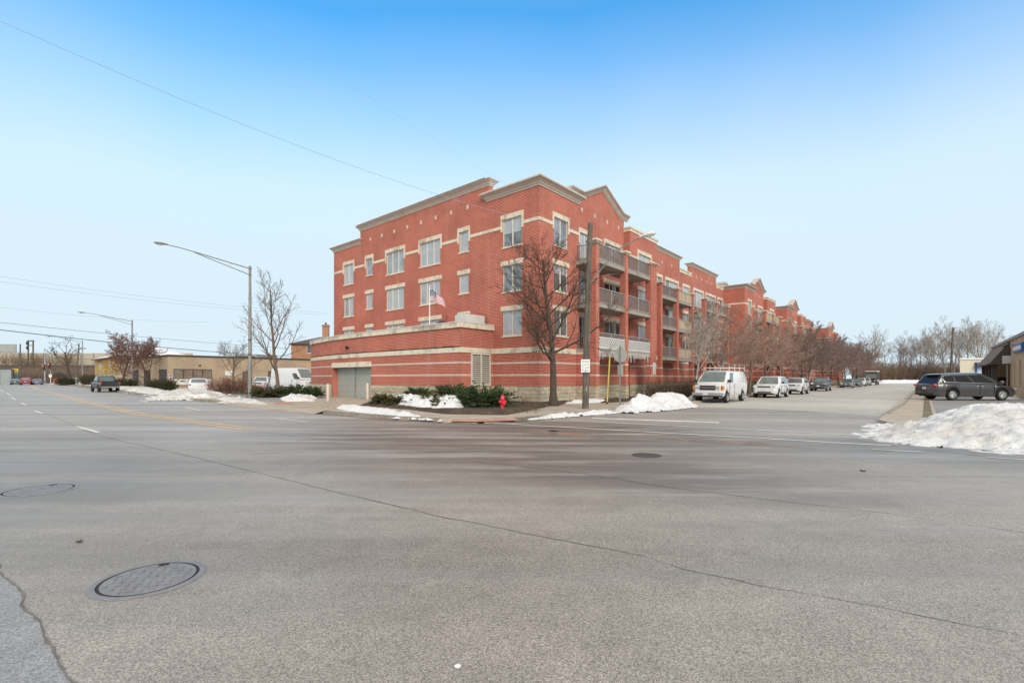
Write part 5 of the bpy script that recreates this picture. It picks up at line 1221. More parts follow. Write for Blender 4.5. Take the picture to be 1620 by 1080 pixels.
def brush(name, label, cat, poly_fn, n, hgt, mat, r=.012, seed=1, leaves=0, leafmat_=None, loc=(0,0,0), kind=None, spread=.5, ls=.03):
    rnd = random.Random(seed); m = MB()
    for _ in range(n):
        x,y = poly_fn(rnd); p = Vector((x,y,-.05)); d = Vector((rnd.gauss(0,spread),rnd.gauss(0,spread),1)).normalized(); L = hgt*rnd.uniform(.55,1.05); pts=[p]
        for k in range(3): d = (d+Vector((rnd.gauss(0,.18),rnd.gauss(0,.18),.05))).normalized(); p = p+d*L/3; pts.append(p)
        m.tube(pts,[r,r*.8,r*.6,r*.4],3,cap=False)
        for k in (1,2,3):
            for _ in range(2):
                dd = (d+Vector((rnd.gauss(0,.7),rnd.gauss(0,.7),rnd.gauss(0,.3)))).normalized(); m.tube([pts[k],pts[k]+dd*L*.28],[r*.6,r*.35],3,cap=False)
    lm = MB()
    for _ in range(leaves):
        v = Vector(rnd.choice(m.v)) + Vector((rnd.gauss(0,.05),rnd.gauss(0,.05),rnd.gauss(0,.05))); s = ls*rnd.uniform(.6,1.4); q = Matrix.Rotation(rnd.uniform(0,6.3),3,'Z') @ Matrix.Rotation(rnd.uniform(0,6.3),3,'X')
        lm.quad(*[v+q@Vector(w_)*s for w_ in ((-1,0,0),(0,-.7,0),(1,0,0),(0,.7,0))])
    if leaves:
        t = thing(name, label, cat, loc); m.build('stems', mat, t); lm.build('leaves', leafmat_, t); return t
    o = m.build(name, mat, loc=loc); return tag(o, label, cat, None, kind)
brush('undergrowth','brown undergrowth along the foot of the far wood','undergrowth',lambda r: (lambda u,Y: ((u-CX)/F*Y,Y))(r.uniform(1352,1580),r.uniform(182,206)),3000,7.2,M['brush'],.05,3,kind='stuff',spread=.25)
brush('undergrowth','brown brush covering the foot of the railway bank','undergrowth',lambda r: (lambda u,Y: ((u-CX)/F*Y,Y))(r.uniform(-10,165),r.uniform(150,168)),1900,4.2,M['brush'],.05,5,kind='stuff',spread=.35)
brush('undergrowth','grey brush tops growing along the railway wall','undergrowth',lambda r: (lambda u,Y: ((u-CX)/F*Y,Y))(r.uniform(-6,120),r.uniform(172,174)),330,4.5,M['brush'],.04,6,kind='stuff',spread=.35,loc=(0,0,6.0))
# hedges in front of the balconies
def hedge(label, t0, t1, r0, r1, h, n, lv, seed, mat='bark_dark', lmat='hedge_brown', grp='clipped winter hedges'):
    def pf(r):
        p = D2*r.uniform(t0,t1)+D1*r.uniform(r0,r1); return p.x,p.y
    o = brush('hedge',label,'hedge',pf,n,h,M[mat],.008,seed,lv,M[lmat],tuple(CORNER+Vector((0,0,.15))),spread=.28,ls=.035); o['group'] = grp; return o
hedge('brown winter hedge under the icicle lights behind the snow pile',8.2,16.5,-3.6,-2.5,1.25,620,9000,11)
hedge('brown winter hedge behind the white cargo van',17.2,30,-3.8,-2.6,1.15,620,9000,13)
hedge('brown winter hedge far along the brick facade',31,55,-3.8,-2.6,1.15,600,9000,15)
# junipers
def juniper(label, loc, rad, h, n, seed, mat='juniper', grp='spreading junipers at the garage', flat=.66):
    rnd = random.Random(seed); t = thing('juniper', label, 'shrub', loc, rnd.uniform(0,6), grp); st = MB(); fo = MB()
    for k in range(n):
        az = rnd.uniform(0,6.283); el = rnd.uniform(.10,1.05); L = rad*rnd.uniform(.55,1.05)*(1-.25*(el/1.3)); 
        d = Vector((math.cos(az)*math.cos(el*flat),math.sin(az)*math.cos(el*flat),math.sin(el*flat)*h/rad*1.5)).normalized()
        L = min(L*1.0, h*1.15/max(.15,d.z)); p = Vector((rnd.gauss(0,.12)*rad,rnd.gauss(0,.12)*rad,.05)); pts=[p.copy()]
        for i in range(6):
            d = (d+Vector((rnd.gauss(0,.1),rnd.gauss(0,.1),.03-.03*i))).normalized(); p = p+d*L/6; p.z = max(p.z,.04); pts.append(p.copy())
            if i >= 1:
                side = d.cross(Vector((0,0,1))).normalized()
                for _ in range(13):
                    s = (side*rnd.choice((-1,1))*rnd.uniform(.3,1)+d*rnd.uniform(.4,1.2)+Vector((0,0,rnd.uniform(-.15,.4)))).normalized(); l = rnd.uniform(.10,.24)*(1.1 if i<5 else .8); wv = s.cross(Vector((rnd.gauss(0,1),rnd.gauss(0,1),rnd.gauss(0,1)))).normalized()*rnd.uniform(.012,.026)
                    q = p - d*rnd.uniform(0,L/6); fo.add([q-wv*.5,q+s*l*.5-wv,q+s*l,q+s*l*.5+wv],[(0,1,2,3)])
        st.tube(pts[:5],[.018,.015,.012,.009,.006],4,cap=False)
    st.build('stems', M['bark_brown'], t); fo.build('foliage', M[mat], t); return t
J = [((-1.5,23.6),1.9,1.55,300,1,'juniper','wide green juniper nearest the red hydrant'),((-3.2,26.2),1.55,2.35,280,2,'juniper','tallest green juniper in the middle of the garage bed'),((-5.6,28.6),1.2,1.8,200,3,'juniper','green juniper close against the podium wall'),
     ((-4.0,24.2),.95,.95,140,4,'juniper_brown','low bronze juniper poking through the snow blanket'),((-6.9,26.1),.85,.85,110,5,'juniper_brown','round bronze juniper at the driveway edge of the bed'),((-6.0,25.1),.75,.7,90,6,'juniper_brown','dark bronze juniper second from the driveway'),((-3.3,22.9),.7,.55,80,7,'juniper_brown','smallest bronze juniper at the front of the snow blanket')]
for (x,y),rad,h,n,sd_,mt,lab in J: juniper(lab,(x,y,.16),rad,h,n,sd_,mt)
J2 = [(at(424,37.5,.12),1.9,1.05,170,8,'juniper_brown','wide bronze juniper beside the nearest street lamp'),(at(447,37.5,.12),1.3,1.0,110,9,'juniper','green juniper under the tall bare tree'),(at(471,38.5,.12),1.5,1.55,130,10,'juniper','green juniper in front of the tall white van'),(at(493,36.5,.12),1.1,1.6,130,12,'juniper','dark green juniper pressed against the podium end')]
for l_,rad,h,n,sd_,mt,lab in J2: juniper(lab,tuple(l_),rad,h,n,sd_,mt,'spreading junipers left of the driveway')
def disk(rx, ry):
    def f(r):
        a = r.uniform(0,6.28); q = math.sqrt(r.random()); return rx*q*math.cos(a), ry*q*math.sin(a)
    return f
brush('bare_shrub','thin bare twiggy shrub between the hydrant and the corner tree','shrub',disk(.5,.3),26,.85,M['bark_red'],.005,21,0,None,(.75,23.6,.2),spread=.45)
o = brush('red_shrub','dense reddish brown shrub behind the grey snow bank','shrub',disk(1.9,.8),260,1.5,M['bark_red'],.012,22,3600,M['shrub_red'],tuple(at(366,45,.1)),spread=.4,ls=.045)
o = brush('red_shrub','small rusty shrub at the foot of the nearest street lamp','shrub',disk(.7,.4),90,1.0,M['bark_red'],.010,24,900,M['dead_leaf'],tuple(at(406,43,.1)),spread=.35,ls=.04)
def green_hedge(label, u0, u1, Y0, Y1, h, seed):
    a, b = at(u0,Y0), at(u1,Y1)
    def pf(r):
        t_ = r.random(); p = a.lerp(b,t_); return p.x+r.gauss(0,.25), p.y+r.gauss(0,.4)
    o = brush('hedge',label,'hedge',pf,420,h,M['bark_dark'],.012,seed,9000,M['hedge_green'],(0,0,.1),spread=.22,ls=.07); o['group']='low evergreen hedges by the tan building'
green_hedge('dark evergreen hedge right of the tan building corner',237,272,63,60,1.15,31); green_hedge('dark evergreen hedge under the big reddish tree',184,212,74,70,1.2,33); green_hedge('brownish hedge in front of the yellow apartments',133,150,102,96,1.9,35)
green_hedge('reddish low hedge beyond the waiting cars',94,116,108,106,1.6,37)
# leaf litter in the mulch bed: sticks and dead grass tufts
brush('dead_grass','pale dead grass tufts in the mulch bed near the hydrant','grass',lambda r: (r.uniform(-2.6,1.2),r.uniform(19.6,22.4)),420,.16,M['hedge_brown'],.004,41,kind='stuff',loc=(0,0,.2),spread=.8)
# ================================================================== STREET FURNITURE
def text(parent, s, size, loc, mat, rot=(R(90),0,0), name='lettering', ext=.002):
    c = bpy.data.curves.new('lettering','FONT'); c.body = s; c.size = size; c.align_x = 'CENTER'; c.align_y = 'CENTER'; c.extrude = ext
    o = bpy.data.objects.new('tmp', c); COL.objects.link(o); dg = bpy.context.evaluated_depsgraph_get(); me = bpy.data.meshes.new_from_object(o.evaluated_get(dg))
    bpy.data.objects.remove(o); me.materials.clear(); me.materials.append(mat); t = bpy.data.objects.new(name, me); COL.objects.link(t); t.parent = parent; t.location = loc; t.rotation_euler = rot; return t
# hydrant
M['hyd'] = plain('hydrant_red',(.64,.02,.035),.35,.15,5,coat=.3)
t = thing('fire_hydrant','bright red fire hydrant in the mulch at the corner','fire hydrant',(-.42,21.4,.16),.5); t.scale = (.82,.82,1.02)
m = MB(); m.lathe([(.001,0),(.15,0),(.15,.04),(.105,.05),(.10,.10),(.095,.42),(.12,.44),(.12,.47),(.10,.49),(.001,.49)],20); m.build('barrel', M['hyd'], t, smooth=40)
m = MB(); m.lathe([(.105,.49),(.13,.50),(.13,.53),(.115,.55),(.10,.61),(.06,.665),(.03,.68),(.03,.72),(.001,.725)],20); m.build('bonnet', M['hyd'], t, smooth=40)
for s in (-1,1): m = MB(); m.lathe([(.05,0),(.05,.09),(.065,.09),(.065,.14),(.03,.15),(.03,.18),(.001,.18)] if s>0 else [(.05,0),(.05,-.09),(.065,-.09),(.065,-.14),(.03,-.15),(.03,-.18),(.001,-.18)],14,c=(s*.06,0,.38),axis='X'); m.build('hose_outlet', M['hyd'], t, smooth=40)
m = MB(); m.lathe([(.07,0),(.07,-.10),(.09,-.10),(.09,-.15),(.03,-.16),(.03,-.19),(.001,-.19)],16,c=(0,-.06,.33),axis='Y'); m.build('pumper_outlet', M['hyd'], t, smooth=40)
# bollards
for k,(u,v,lab) in enumerate(((518.8,635.5,'beige bollard on the left side of the garage door'),(581.5,632,'beige bollard on the right side of the garage door behind the junipers'))):
    p = G(u,v,.12); t = thing('bollard',lab,'bollard',tuple(p),0,'beige bollards at the garage')
    m = MB(); m.lathe([(.001,0),(.10,0),(.10,1.05),(.07,1.12),(.001,1.14)],18); m.build('post', plain('beige_bollard',(.62,.50,.42),.6,.1) if k==0 else bpy.data.materials['beige_bollard'], t, smooth=40)
    m = MB(); m.lathe([(.16,-.0),(.16,.02),(.11,.04)],18); m.build('collar', M['curb'], t)
# cobra head street lamps along the avenue
def street_lamp(u, Y, label, arm=5.2, htp=9.95, base=.1):
    t = thing('street_lamp',label,'street lamp',tuple(at(u,Y,base)),math.atan2(-.745,-.667)-.06,'street lamps along the avenue')
    m = MB(); m.lathe([(.001,0),(.15,0),(.145,.1),(.14,.6),(.085,htp),(.001,htp+.02)],16); m.build('pole', M['lamp_pole'], t, smooth=50)
    m = MB(); m.lathe([(.001,0),(.22,0),(.22,.05),(.17,.07)],16); m.build('base_plate', M['galv'], t)
    m = MB(); m.lathe([(.09,htp-.05),(.10,htp),(.06,htp+.07),(.001,htp+.08)],12); m.build('pole_cap', M['galv'], t)
    m = MB(); m.tube([(0,0,htp-.15),(arm*.35,0,htp+.16),(arm*.7,0,htp+.47),(arm*.86,0,htp+.60),(arm,0,htp+.66)],[.04,.038,.034,.03,.03],8)
    m.tube([(0,0,htp-.62),(arm*.36,0,htp-.08),(arm*.70,0,htp+.44)],[.034,.03,.028],8); m.tube([(arm*.26,0,htp-.23),(arm*.26,0,htp+.08)],.012,5)
    for z in (htp-.15,htp-.62): m.lathe([(.11,z-.05),(.12,z-.04),(.12,z+.04),(.11,z+.05)],12)
    m.build('arm', M['lamp_pole'], t, smooth=50)
    m = MB(); x = arm+.28; rings=[]
    for s,wy,zt,zb in ((-.36,.05,.05,-.05),(-.18,.09,.07,-.07),(.0,.15,.09,-.10),(.2,.17,.085,-.11),(.36,.14,.06,-.07),(.45,.05,.01,-.01)):
        rings.append([(x+s,wy*math.cos(a),htp+.68+(zt if math.sin(a)>0 else -zb)*math.sin(a)) for a in [2*math.pi*k/12 for k in range(12)]])
    m.loft(rings); h = m.build('lamp_head', M['galv'], t, smooth=60)
    m = MB(); m.lathe([(.001,-.09),(.09,-.075),(.12,-.03),(.12,0)],14,c=(x+.12,0,htp+.62)); m.build('lens', M['clear_lamp'], h, smooth=60)
    if Y < 60: m = MB(); m.rbox((0,.1,4.4),(.04,1.3,.02)); m.lathe([(.125,3.25),(.13,3.26),(.13,3.32),(.125,3.33)],14); m.lathe([(.118,4.36),(.125,4.37),(.125,4.43),(.118,4.44)],14); m.build('banner_bracket', M['black_plastic'], t)
    return t
street_lamp(395.5,36.6,'tall street lamp nearest the camera, left of the brick building')
street_lamp(209,72,'second street lamp, standing in the snow bank behind the pickup',5.3,10.1)
street_lamp(130.5,110,'distant street lamp in front of the yellow apartments',5.2,10)
# wooden pole with a lamp arm, sign and crossarm
pb_ = Vector((3.56,23.4,.12)); t = thing('utility_pole','tall weathered wooden utility pole at the corner carrying a lamp arm','utility pole',tuple(pb_),0)
m = MB(); m.tube([(0,0,-.2),(.05,0,2.5),(.13,0,5.5),(.22,0,8.2),(.245,0,9.0)],[.165,.155,.14,.125,.12],12); m.build('pole', M['wood_pole'], t, smooth=50)
m = MB(); a = Vector((.759,-.651,0)); p0 = Vector((.2,0,6.1)); m.tube([p0+a*.1, p0+a*.7+Vector((0,0,.62)), p0+a*1.5+Vector((0,0,1.32)), p0+a*2.3+Vector((0,0,1.62)), p0+a*2.75+Vector((0,0,1.72))],.032,8); m.tube([p0+Vector((0,0,1.3)), p0+a*1.2+Vector((0,0,1.12))],.008,4)
m.build('lamp_arm', M['galv'], t, smooth=50)
m = MB(); rings=[]
for s,wy,hh in ((-.35,.045,.045),(-.15,.1,.07),(.1,.15,.10),(.32,.14,.08),(.42,.05,.02)):
    c = p0+a*(2.95+s)+Vector((0,0,1.74+.05*s)); n_ = Vector((.651,.759,0)); rings.append([c+n_*wy*math.cos(q)+Vector((0,0,hh*math.sin(q))) for q in [2*math.pi*k/12 for k in range(12)]])
m.loft(rings); hd = m.build('lamp_head', M['cap_snow'], t, smooth=60)
m = MB(); m.lathe([(.001,-.07),(.09,-.05),(.1,0)],12,c=tuple(p0+a*3.05+Vector((0,0,1.68)))); m.build('lens', M['clear_lamp'], hd, smooth=60)
m = MB(); m.rbox((.30,.0,8.05),(.7,.09,.10),rz=.6); m.tube([(.24,.1,8.35),(.5,.2,8.35)],.012,5)
for x in (.05,.55): m.lathe([(.03,8.1),(.045,8.13),(.03,8.17),(.045,8.2),(.02,8.24)],8,c=(.30+(x-.3)*.82,(x-.3)*.56,0))
m.build('bracket', M['wood_pole'], t)
m = MB(); m.tube([(.02,-.15,.1),(.08,-.15,3.2),(.2,-.13,6.9)],.018,5); m.build('ground_wire', M['wire'], t)
m = MB(); m.rbox((.02,-.158,.9),(.05,.02,.12)); m.rbox((.03,-.157,1.0),(.04,.02,.16)); m.build('tag_plate', M['galv'], t)
sgn = thing('truck_sign','white rectangular four line truck warning sign fixed to the wooden pole','sign',tuple(pb_+Vector((-.03,-.215,2.07))),.05)
m = MB(); m.box(-.215,.215,-.008,.008,-.31,.31); m.build('plate', M['white'], sgn, bevel=.004)
SGB = plain('sign_ink',(.06,.07,.08),.6,.05)
for k,s in enumerate(("Wide","Can't","Truck","Right")): text(sgn,s,.155,(0,-.0095,.205-k*.14),SGB)
m = MB(); 
for z in (-.27,.27): m.lathe([(.001,-.012),(.012,-.012),(.012,-.008)],8,c=(0,0,z),axis='Y')
m.build('bolt', M['galv'], sgn)
# stop sign seen from the back
t = thing('stop_sign','grey back of an octagonal stop sign with a small plate below on a steel post','stop sign',(5.7,25.4,.2),ANG2)
SB = plain('sign_back_grey',(.42,.43,.40),.6,.08)
m = MB(); m.box(-.02,.01,-.03,.03,0,3.1); m.box(-.03,-.02,-.045,.045,0,3.1); m.build('post', M['galv'], t)
m = MB(); m.extrude([(.012,.40*math.cos(R(22.5+45*k)),2.62+.40*math.sin(R(22.5+45*k))) for k in range(8)],(.006,0,0)); o = m.build('octagon_plate', SB, t)
m = MB(); m.extrude([(.0185,.39*math.cos(R(22.5+45*k)),2.62+.39*math.sin(R(22.5+45*k))) for k in range(8)],(.002,0,0)); m.build('red_face', M['red_lamp'], o)
text(o,'STOP',.27,(.0215,0,2.62),M['white'],(R(90),0,R(90)))
m = MB(); m.box(.012,.018,-.15,.15,1.52,2.10); m.build('lower_plate', SB, t)
# yellow guy guard leaning at the column
t = thing('marker_pole','slim yellow marker pole leaning beside the first brick column','marker pole',tuple(at(960.3,27.6,.15)),0)
YG = plain('yellow_plastic',(.62,.50,.13),.5,.1)
m = MB(); m.tube([(0,0,0),(.16,0,2.75)],[.045,.045],10); m.build('tube', YG, t, smooth=50)
m = MB(); m.tube([(.16,0,2.75),(.19,0,3.2)],.012,5); m.build('guy_wire', M['wire'], t)
m = MB(); m.tube([(-.005,0,-.1),(0,0,.1)],.052,10); m.build('foot', M['black_plastic'], t)
# other poles
def plain_pole(u, Y, ztop, label, lean=0, r=.13, base=0, arms=(), cat='utility pole', mat='wood_pole', grp=None):
    t = thing('utility_pole',label,cat,tuple(at(u,Y,base)),0,grp); m = MB(); m.tube([(0,0,0),(lean*.5,0,ztop*.5),(lean,0,ztop)],[r*1.25,r,r*.8],10); m.build('pole', M[mat], t, smooth=50)
    m = MB()
    for z,w_ in arms:
        m.rbox((lean,0,z),(w_,.1,.12),rz=.25)
        for k in (-.42,0,.42): m.lathe([(.03,0),(.05,.04),(.03,.08),(.05,.12),(.001,.16)],8,c=(lean+k*w_,k*w_*.25,z+.06))
    if arms: m.build('crossarm', M[mat], t)
    return t
plain_pole(1503,84,10.4,'dark wooden pole with knobbly brackets rising behind the minivan',.55,.17,0,((9.3,.5),(8.2,.45),(7.2,.4)))
plain_pole(1376,118,6.8,'thin leaning wooden pole past the last parked cars',-.35,.1)
plain_pole(1561,120,11.0,'thin pole with a small crossarm above the mansard canopy',0,.11,0,((10.7,1.2),),mat='galv')
plain_pole(32,140,11.5,'tall dark pole before the railway bank',0,.2)
plain_pole(119.5,116,9.9,'dark leaning pole by the old crooked tree',.85,.17)
plain_pole(242.5,95,6.4,'short pole with a crossarm over the tan roof',0,.13,0,((6.2,2.2),))
# signals
RL = emit('red_signal_light',(1,.08,.04),6)
for u,Y,z,lab in ((71.5,112,4.05,'left red traffic light with a green backed housing'),(80.3,108,4.35,'right red traffic light above the white sign back')):
    t = thing('traffic_light',lab,'traffic light',tuple(at(u,Y,0)),R(135-90+180)*0+R(-45),'red traffic lights at the far crossing')
    m = MB(); m.lathe([(.001,0),(.15,0),(.09,.3),(.07,z+1.6)],10); m.build('post', M['galv'], t)
    m = MB(); m.rbox((0,-.22,z),(.5,.30,1.25)); m.rbox((0,-.1,z),(.8,.03,1.5)); h = m.build('housing', M['black_plastic'], t)
    m = MB(); m.lathe([(.001,-.405),(.19,-.40),(.2,-.37)],16,c=(0,0,z+.38),axis='Y'); m.build('red_lens', RL, h)
    for dz,c in ((0,'amber'),(-.38,'hedge_green')): m = MB(); m.lathe([(.001,-.39),(.15,-.385),(.15,-.37)],14,c=(0,0,z+dz),axis='Y'); m.build('lens', M['iron_dark'], h)
    for dz in (.38,0,-.38): m = MB(); m.rbox((0,-.46,z+dz+.18),(.34,.22,.02)); m.build('visor', M['black_plastic'], h)
t = thing('road_sign','white backed road sign on a pale post under the right red light','sign',tuple(at(80,106,0)),0)
m = MB(); m.box(-.05,.05,-.05,.05,0,2.6); m.build('post', M['cap_snow'], t)
m = MB(); m.extrude([(.40*math.cos(R(22.5+45*k)),-.06,2.1+.40*math.sin(R(22.5+45*k))) for k in range(8)],(0,.02,0)); m.build('plate', M['cap_snow'], t)
t = thing('shop_sign','yellow shop sign over a green panel behind the waiting cars','sign',tuple(at(24,134,0)),0)
m = MB(); m.box(-.8,.8,-.1,.1,3.3,4.25); b = m.build('panel', emit('yellow_sign',(.62,.50,.14),.0), t)
m = MB(); m.box(-.5,-.1,-.115,-.101,3.55,4.0); m.box(.08,.5,-.115,-.101,3.5,4.02); m.build('lettering', M['amber'], b)
m = MB(); m.box(-.72,.72,-.09,.09,1.9,3.2); m.build('green_panel', plain('green_panel',(.16,.32,.22),.6), t)
m = MB(); m.box(-.7,-.55,-.08,.08,0,1.9); m.box(.55,.7,-.08,.08,0,1.9); m.build('post', M['galv'], t)
t = thing('gantry','twin post rail signal gantry above the railway wall','signal gantry',tuple(at(48.5,176,6.4)),0)
m = MB()
for x in (-.9,.9): m.box(x-.16,x+.16,-.16,.16,0,9.0)
m.build('post', M['wood_pole'], t); m = MB(); m.box(-1.2,1.2,-.14,.14,8.6,9.0); m.box(-1.1,1.1,-.15,.15,7.0,7.25); m.build('crossbeam', M['wood_pole'], t)
m = MB(); m.box(-1.3,-.5,-.4,-.18,7.3,8.5); m.box(-1.3,-.5,-.4,-.18,5.7,6.8); m.build('signal_head', M['black_plastic'], t)
for k,(u,lab) in enumerate(((70.5,'thin pale mast left of the pair behind the red lights'),(80.2,'thin pale mast right of the pair behind the red lights'))):
    t = thing('mast',lab,'mast',tuple(at(u,150,0)),0,'thin masts behind the lights'); m = MB(); m.tube([(0,0,0),(0,0,10.8)],[.13,.07],8); m.build('pole', M['wire_pale'], t)
# ---- wires
def wire(label, a, b, sag, r, mat='wire', n=28, name='overhead_wire'):
    a, b = Vector(a), Vector(b); m = MB(); m.tube([a.lerp(b,k/n)-Vector((0,0,4*sag*(k/n)*(1-k/n))) for k in range(n+1)], r, 5); return tag(m.build(name, M[mat], smooth=60), label, 'wire', 'overhead wires')
ptop = pb_+Vector((.24,0,8.6))
wire('long pale overhead wire from the wooden pole across the sky to the upper left',tuple(ptop),(-17.5,3.6,10.94),1.4,.006,'wire_pale')
wire('faint thin wire running from the roof corner up to the top edge of the sky',(-.25,29.2,13.3),(-15.4,-2.6,11.3),.4,.0024,'wire_pale')
wire('upper dark wire crossing low on the left in front of the tan building',at(-60,52,8.05),at(520,112,8.1),.5,.022)
wire('lower thick dark wire crossing low on the left by the second lamp',at(-60,52,7.3),at(470,104,6.2),.5,.045)
wire('upper faint wire of the pair high on the left',at(-60,60,15.0),at(520,96,14.6),.8,.018,'wire_pale')
wire('lower faint wire of the pair high on the left',at(-60,60,14.3),at(520,96,14.2),.8,.018,'wire_pale')
wire('single faint wire halfway up the left sky',at(-60,60,11.0),at(330,92,12.3),.6,.014,'wire_pale')
# ================================================================== OTHER BUILDINGS
M['tan'] = brick('tan_brick',(.48,.365,.25),(.42,.315,.215),(.40,.31,.22),.4,.13,.012,(.5,.4,.28),.15)
M['yel'] = brick('yellow_brick',(.46,.32,.13),(.40,.27,.10),(.42,.33,.2),.4,.13,.012,(.5,.4,.25),.15)
M['org'] = brick('orange_brick',(.44,.215,.11),(.38,.175,.09),(.45,.33,.25),.4,.13,.012,(.5,.35,.25),.15)
M['brown_metal'] = plain('brown_fascia',(.07,.055,.045),.6,.15)
M['bronze_glass'] = glass('bronze_glass',(.15,.12,.095),(.36,.285,.22),.25,.7)
# tan single-storey building, frame: corner nearest the road, x along D2 (right wall), y along D1 (left wall)
TB0 = at(266,64.5,.1); TBN = thing('tan_building','single storey tan brick building with a long band of windows','building',tuple(TB0),ANG2)
tw = MB(); TR = plane_fn('R',0); TLf = plane_fn('L',0); bm_ = (M['brown_metal'],M['bronze_glass'],M['tan'],M['tan'])
def tx(u): # column -> distance along the right wall
    k=(u-CX)/F; return (k*TB0.y-TB0.x)/(D2.x-k*D2.y)
def ty(u):
    k=(u-CX)/F; return (k*TB0.y-TB0.x)/(D1.x-k*D1.y)
ops=[(tx(274.5),tx(335.5),.55,2.75),(tx(383.5),tx(393.5),.3,2.5),(tx(424),tx(434.5),.02,2.6)]
facade(tw,TR,0,24,0,4.5,ops)
opl=[(ty(208),ty(219.5)-.0,.3,2.7),(ty(227),ty(238),.0,2.7),(ty(251),ty(264),.05,2.7)]
opl=[(min(a,b),max(a,b),c,d) for a,b,c,d in opl]
facade(tw,TLf,0,30,0,4.5,opl); tw.quad((24,0,0),(24,30,0),(24,30,4.5),(24,0,4.5)); tw.quad((0,30,0),(24,30,0),(24,30,4.5),(0,30,4.5)); tw.quad((0.02,.02,4.3),(23.9,.02,4.3),(23.9,29.9,4.3),(.02,29.9,4.3)); tw.build('wall', M['tan'], TBN)
m = MB(); m.loft([ring(0,24,0,30,.05,4.42),ring(0,24,0,30,.12,4.46),ring(0,24,0,30,.12,4.66)]); m.build('roof_fascia', M['brown_metal'], TBN)
o = window(TR,*ops[0],4,False,True,TBN,True,'window',False,bm_)
m = MB(); m.mbox(TR,ops[0][0]+.06,ops[0][1]-.06,.05,.07,.6,1.35); bn = m.build('white_banner', M['cap_snow'], o)
m = MB(); L0,L1 = ops[0][0],ops[0][1]; 
for a_,b_ in ((.05,.11),(.17,.31),(.35,.42),(.80,.93)): m.mbox(TR,L0+(L1-L0)*a_,L0+(L1-L0)*b_,.044,.049,.98 if b_-a_>.08 else 1.02,1.2)
m.build('banner_lettering', M['infill'], bn)
o = window(TR,*ops[1],1,False,True,TBN,True,'window',False,bm_); 
m = MB(); m.mbox(TR,ops[2][0],ops[2][1],.06,.12,.02,2.6); d_ = m.build('door', plain('brown_door',(.10,.08,.065),.6), TBN); m = MB(); m.mbox(TR,ops[2][1]-.35,ops[2][1]-.2,.0,.06,1.1,1.2); m.build('handle', M['galv'], d_)
for q,n_ in zip(opl,(3,3,4)): window(TLf,*q,n_,False,True,TBN,False,'window',False,(M['brown_metal'],M['pane_dark'],M['tan'],M['tan']))
m = MB(); m.mbox(TR,tx(267.5),tx(272.5),-.03,.0,1.35,2.0); pl_ = m.build('notice_plate', M['cap_snow'], TBN); m = MB(); m.mbox(TR,tx(268.2),tx(271.6),-.036,-.031,1.72,1.95); m.mbox(TR,tx(268.2),tx(271.6),-.036,-.031,1.40,1.6); m.build('blue_symbols', fm[2], pl_)
m = MB(); m.mbox(TR,tx(356),tx(367.5),-.04,0,1.9,2.55); m.build('white_sign', M['cap_snow'], TBN)
m = MB(); m.mbox(TR,tx(314),tx(318),-.12,0,3.2,3.35); m.build('wall_lamp', M['brown_metal'], TBN)
for k,(u,w_,h_,lab) in enumerate(((303,.9,.9,'round vent cap on the tan roof'),(312,.8,.6,'boxy vent on the tan roof beside the round cap'))):
    p = at(u,78,4.45); t = thing('roof_vent',lab,'roof vent',tuple(p),ANG2); m = MB(); m.lathe([(.2,0),(.2,h_*.5),(w_/2,h_*.6),(w_/2,h_*.85),(.1,h_)],14) if k==0 else m.box(-w_/2,w_/2,-w_/2,w_/2,0,h_); m.build('housing', M['galv'], t)
    m = MB(); m.box(-.4,.4,-.4,.4,-.05,.08); m.build('curb', M['brown_metal'], t)
# yellow two-storey apartments
YB0 = at(196,97,.1); YB = thing('apartment_house','yellow brick two storey apartments with a snow covered roof','building',tuple(YB0),ANG2)
yw = MB(); YL = plane_fn('L',0); yo = []
def yy(u): k=(u-CX)/F; return (k*YB0.y-YB0.x)/(D1.x-k*D1.y)
for k in range(5):
    for z0,z1 in ((1.0,2.4),(3.7,5.1)):
        yo.append((2+k*5.2,3.9+k*5.2,z0,z1))
for q in yo: window(YL,*q,2,False,True,YB,True,'window',False,(M['cap_snow'],M['pane_dark'],M['stone'],M['stone']))
facade(yw,YL,0,30,0,6,yo); yw.quad((0,0,0),(12,0,0),(12,0,6),(0,0,6)); yw.quad((0,30,0),(12,30,0),(12,30,6),(0,30,6)); yw.quad((12,0,0),(12,30,0),(12,30,6),(12,0,6)); yw.build('wall', M['yel'], YB)
for k in range(2): 
    m = MB(); m.box(-.55,0,6.1+k*10.4,7.0+k*10.4,3.2,5.3); m.build('bay_panel', plain('mustard_panel',(.50,.36,.10),.7) if k==0 else bpy.data.materials['mustard_panel'], YB)
m = MB(); m.add([(-.6,-.5,6),(12.5,-.5,6),(12.5,30.5,6),(-.6,30.5,6),(6,3,8.2),(6,27,8.2)],[(0,1,4),(1,2,5,4),(2,3,5),(3,0,4,5),(0,3,2,1)]); m.build('roof', M['snow_clean'], YB)
m = MB(); m.box(-.62,-.45,-.5,30.5,5.82,6.0); m.build('gutter', M['brown_metal'], YB)
# mustard low wall by the pickup
t = thing('low_wall','low mustard yellow wall between the pickup and the reddish tree','wall',tuple(at(188,84,.1)),ANG2+R(90)); m = MB(); m.box(-3.6,4.5,-.12,.12,0,1.75); m.build('panel', M['yel'], t); m = MB(); m.box(-3.65,4.55,-.17,.17,1.752,1.85); m.build('coping', M['stone'], t)
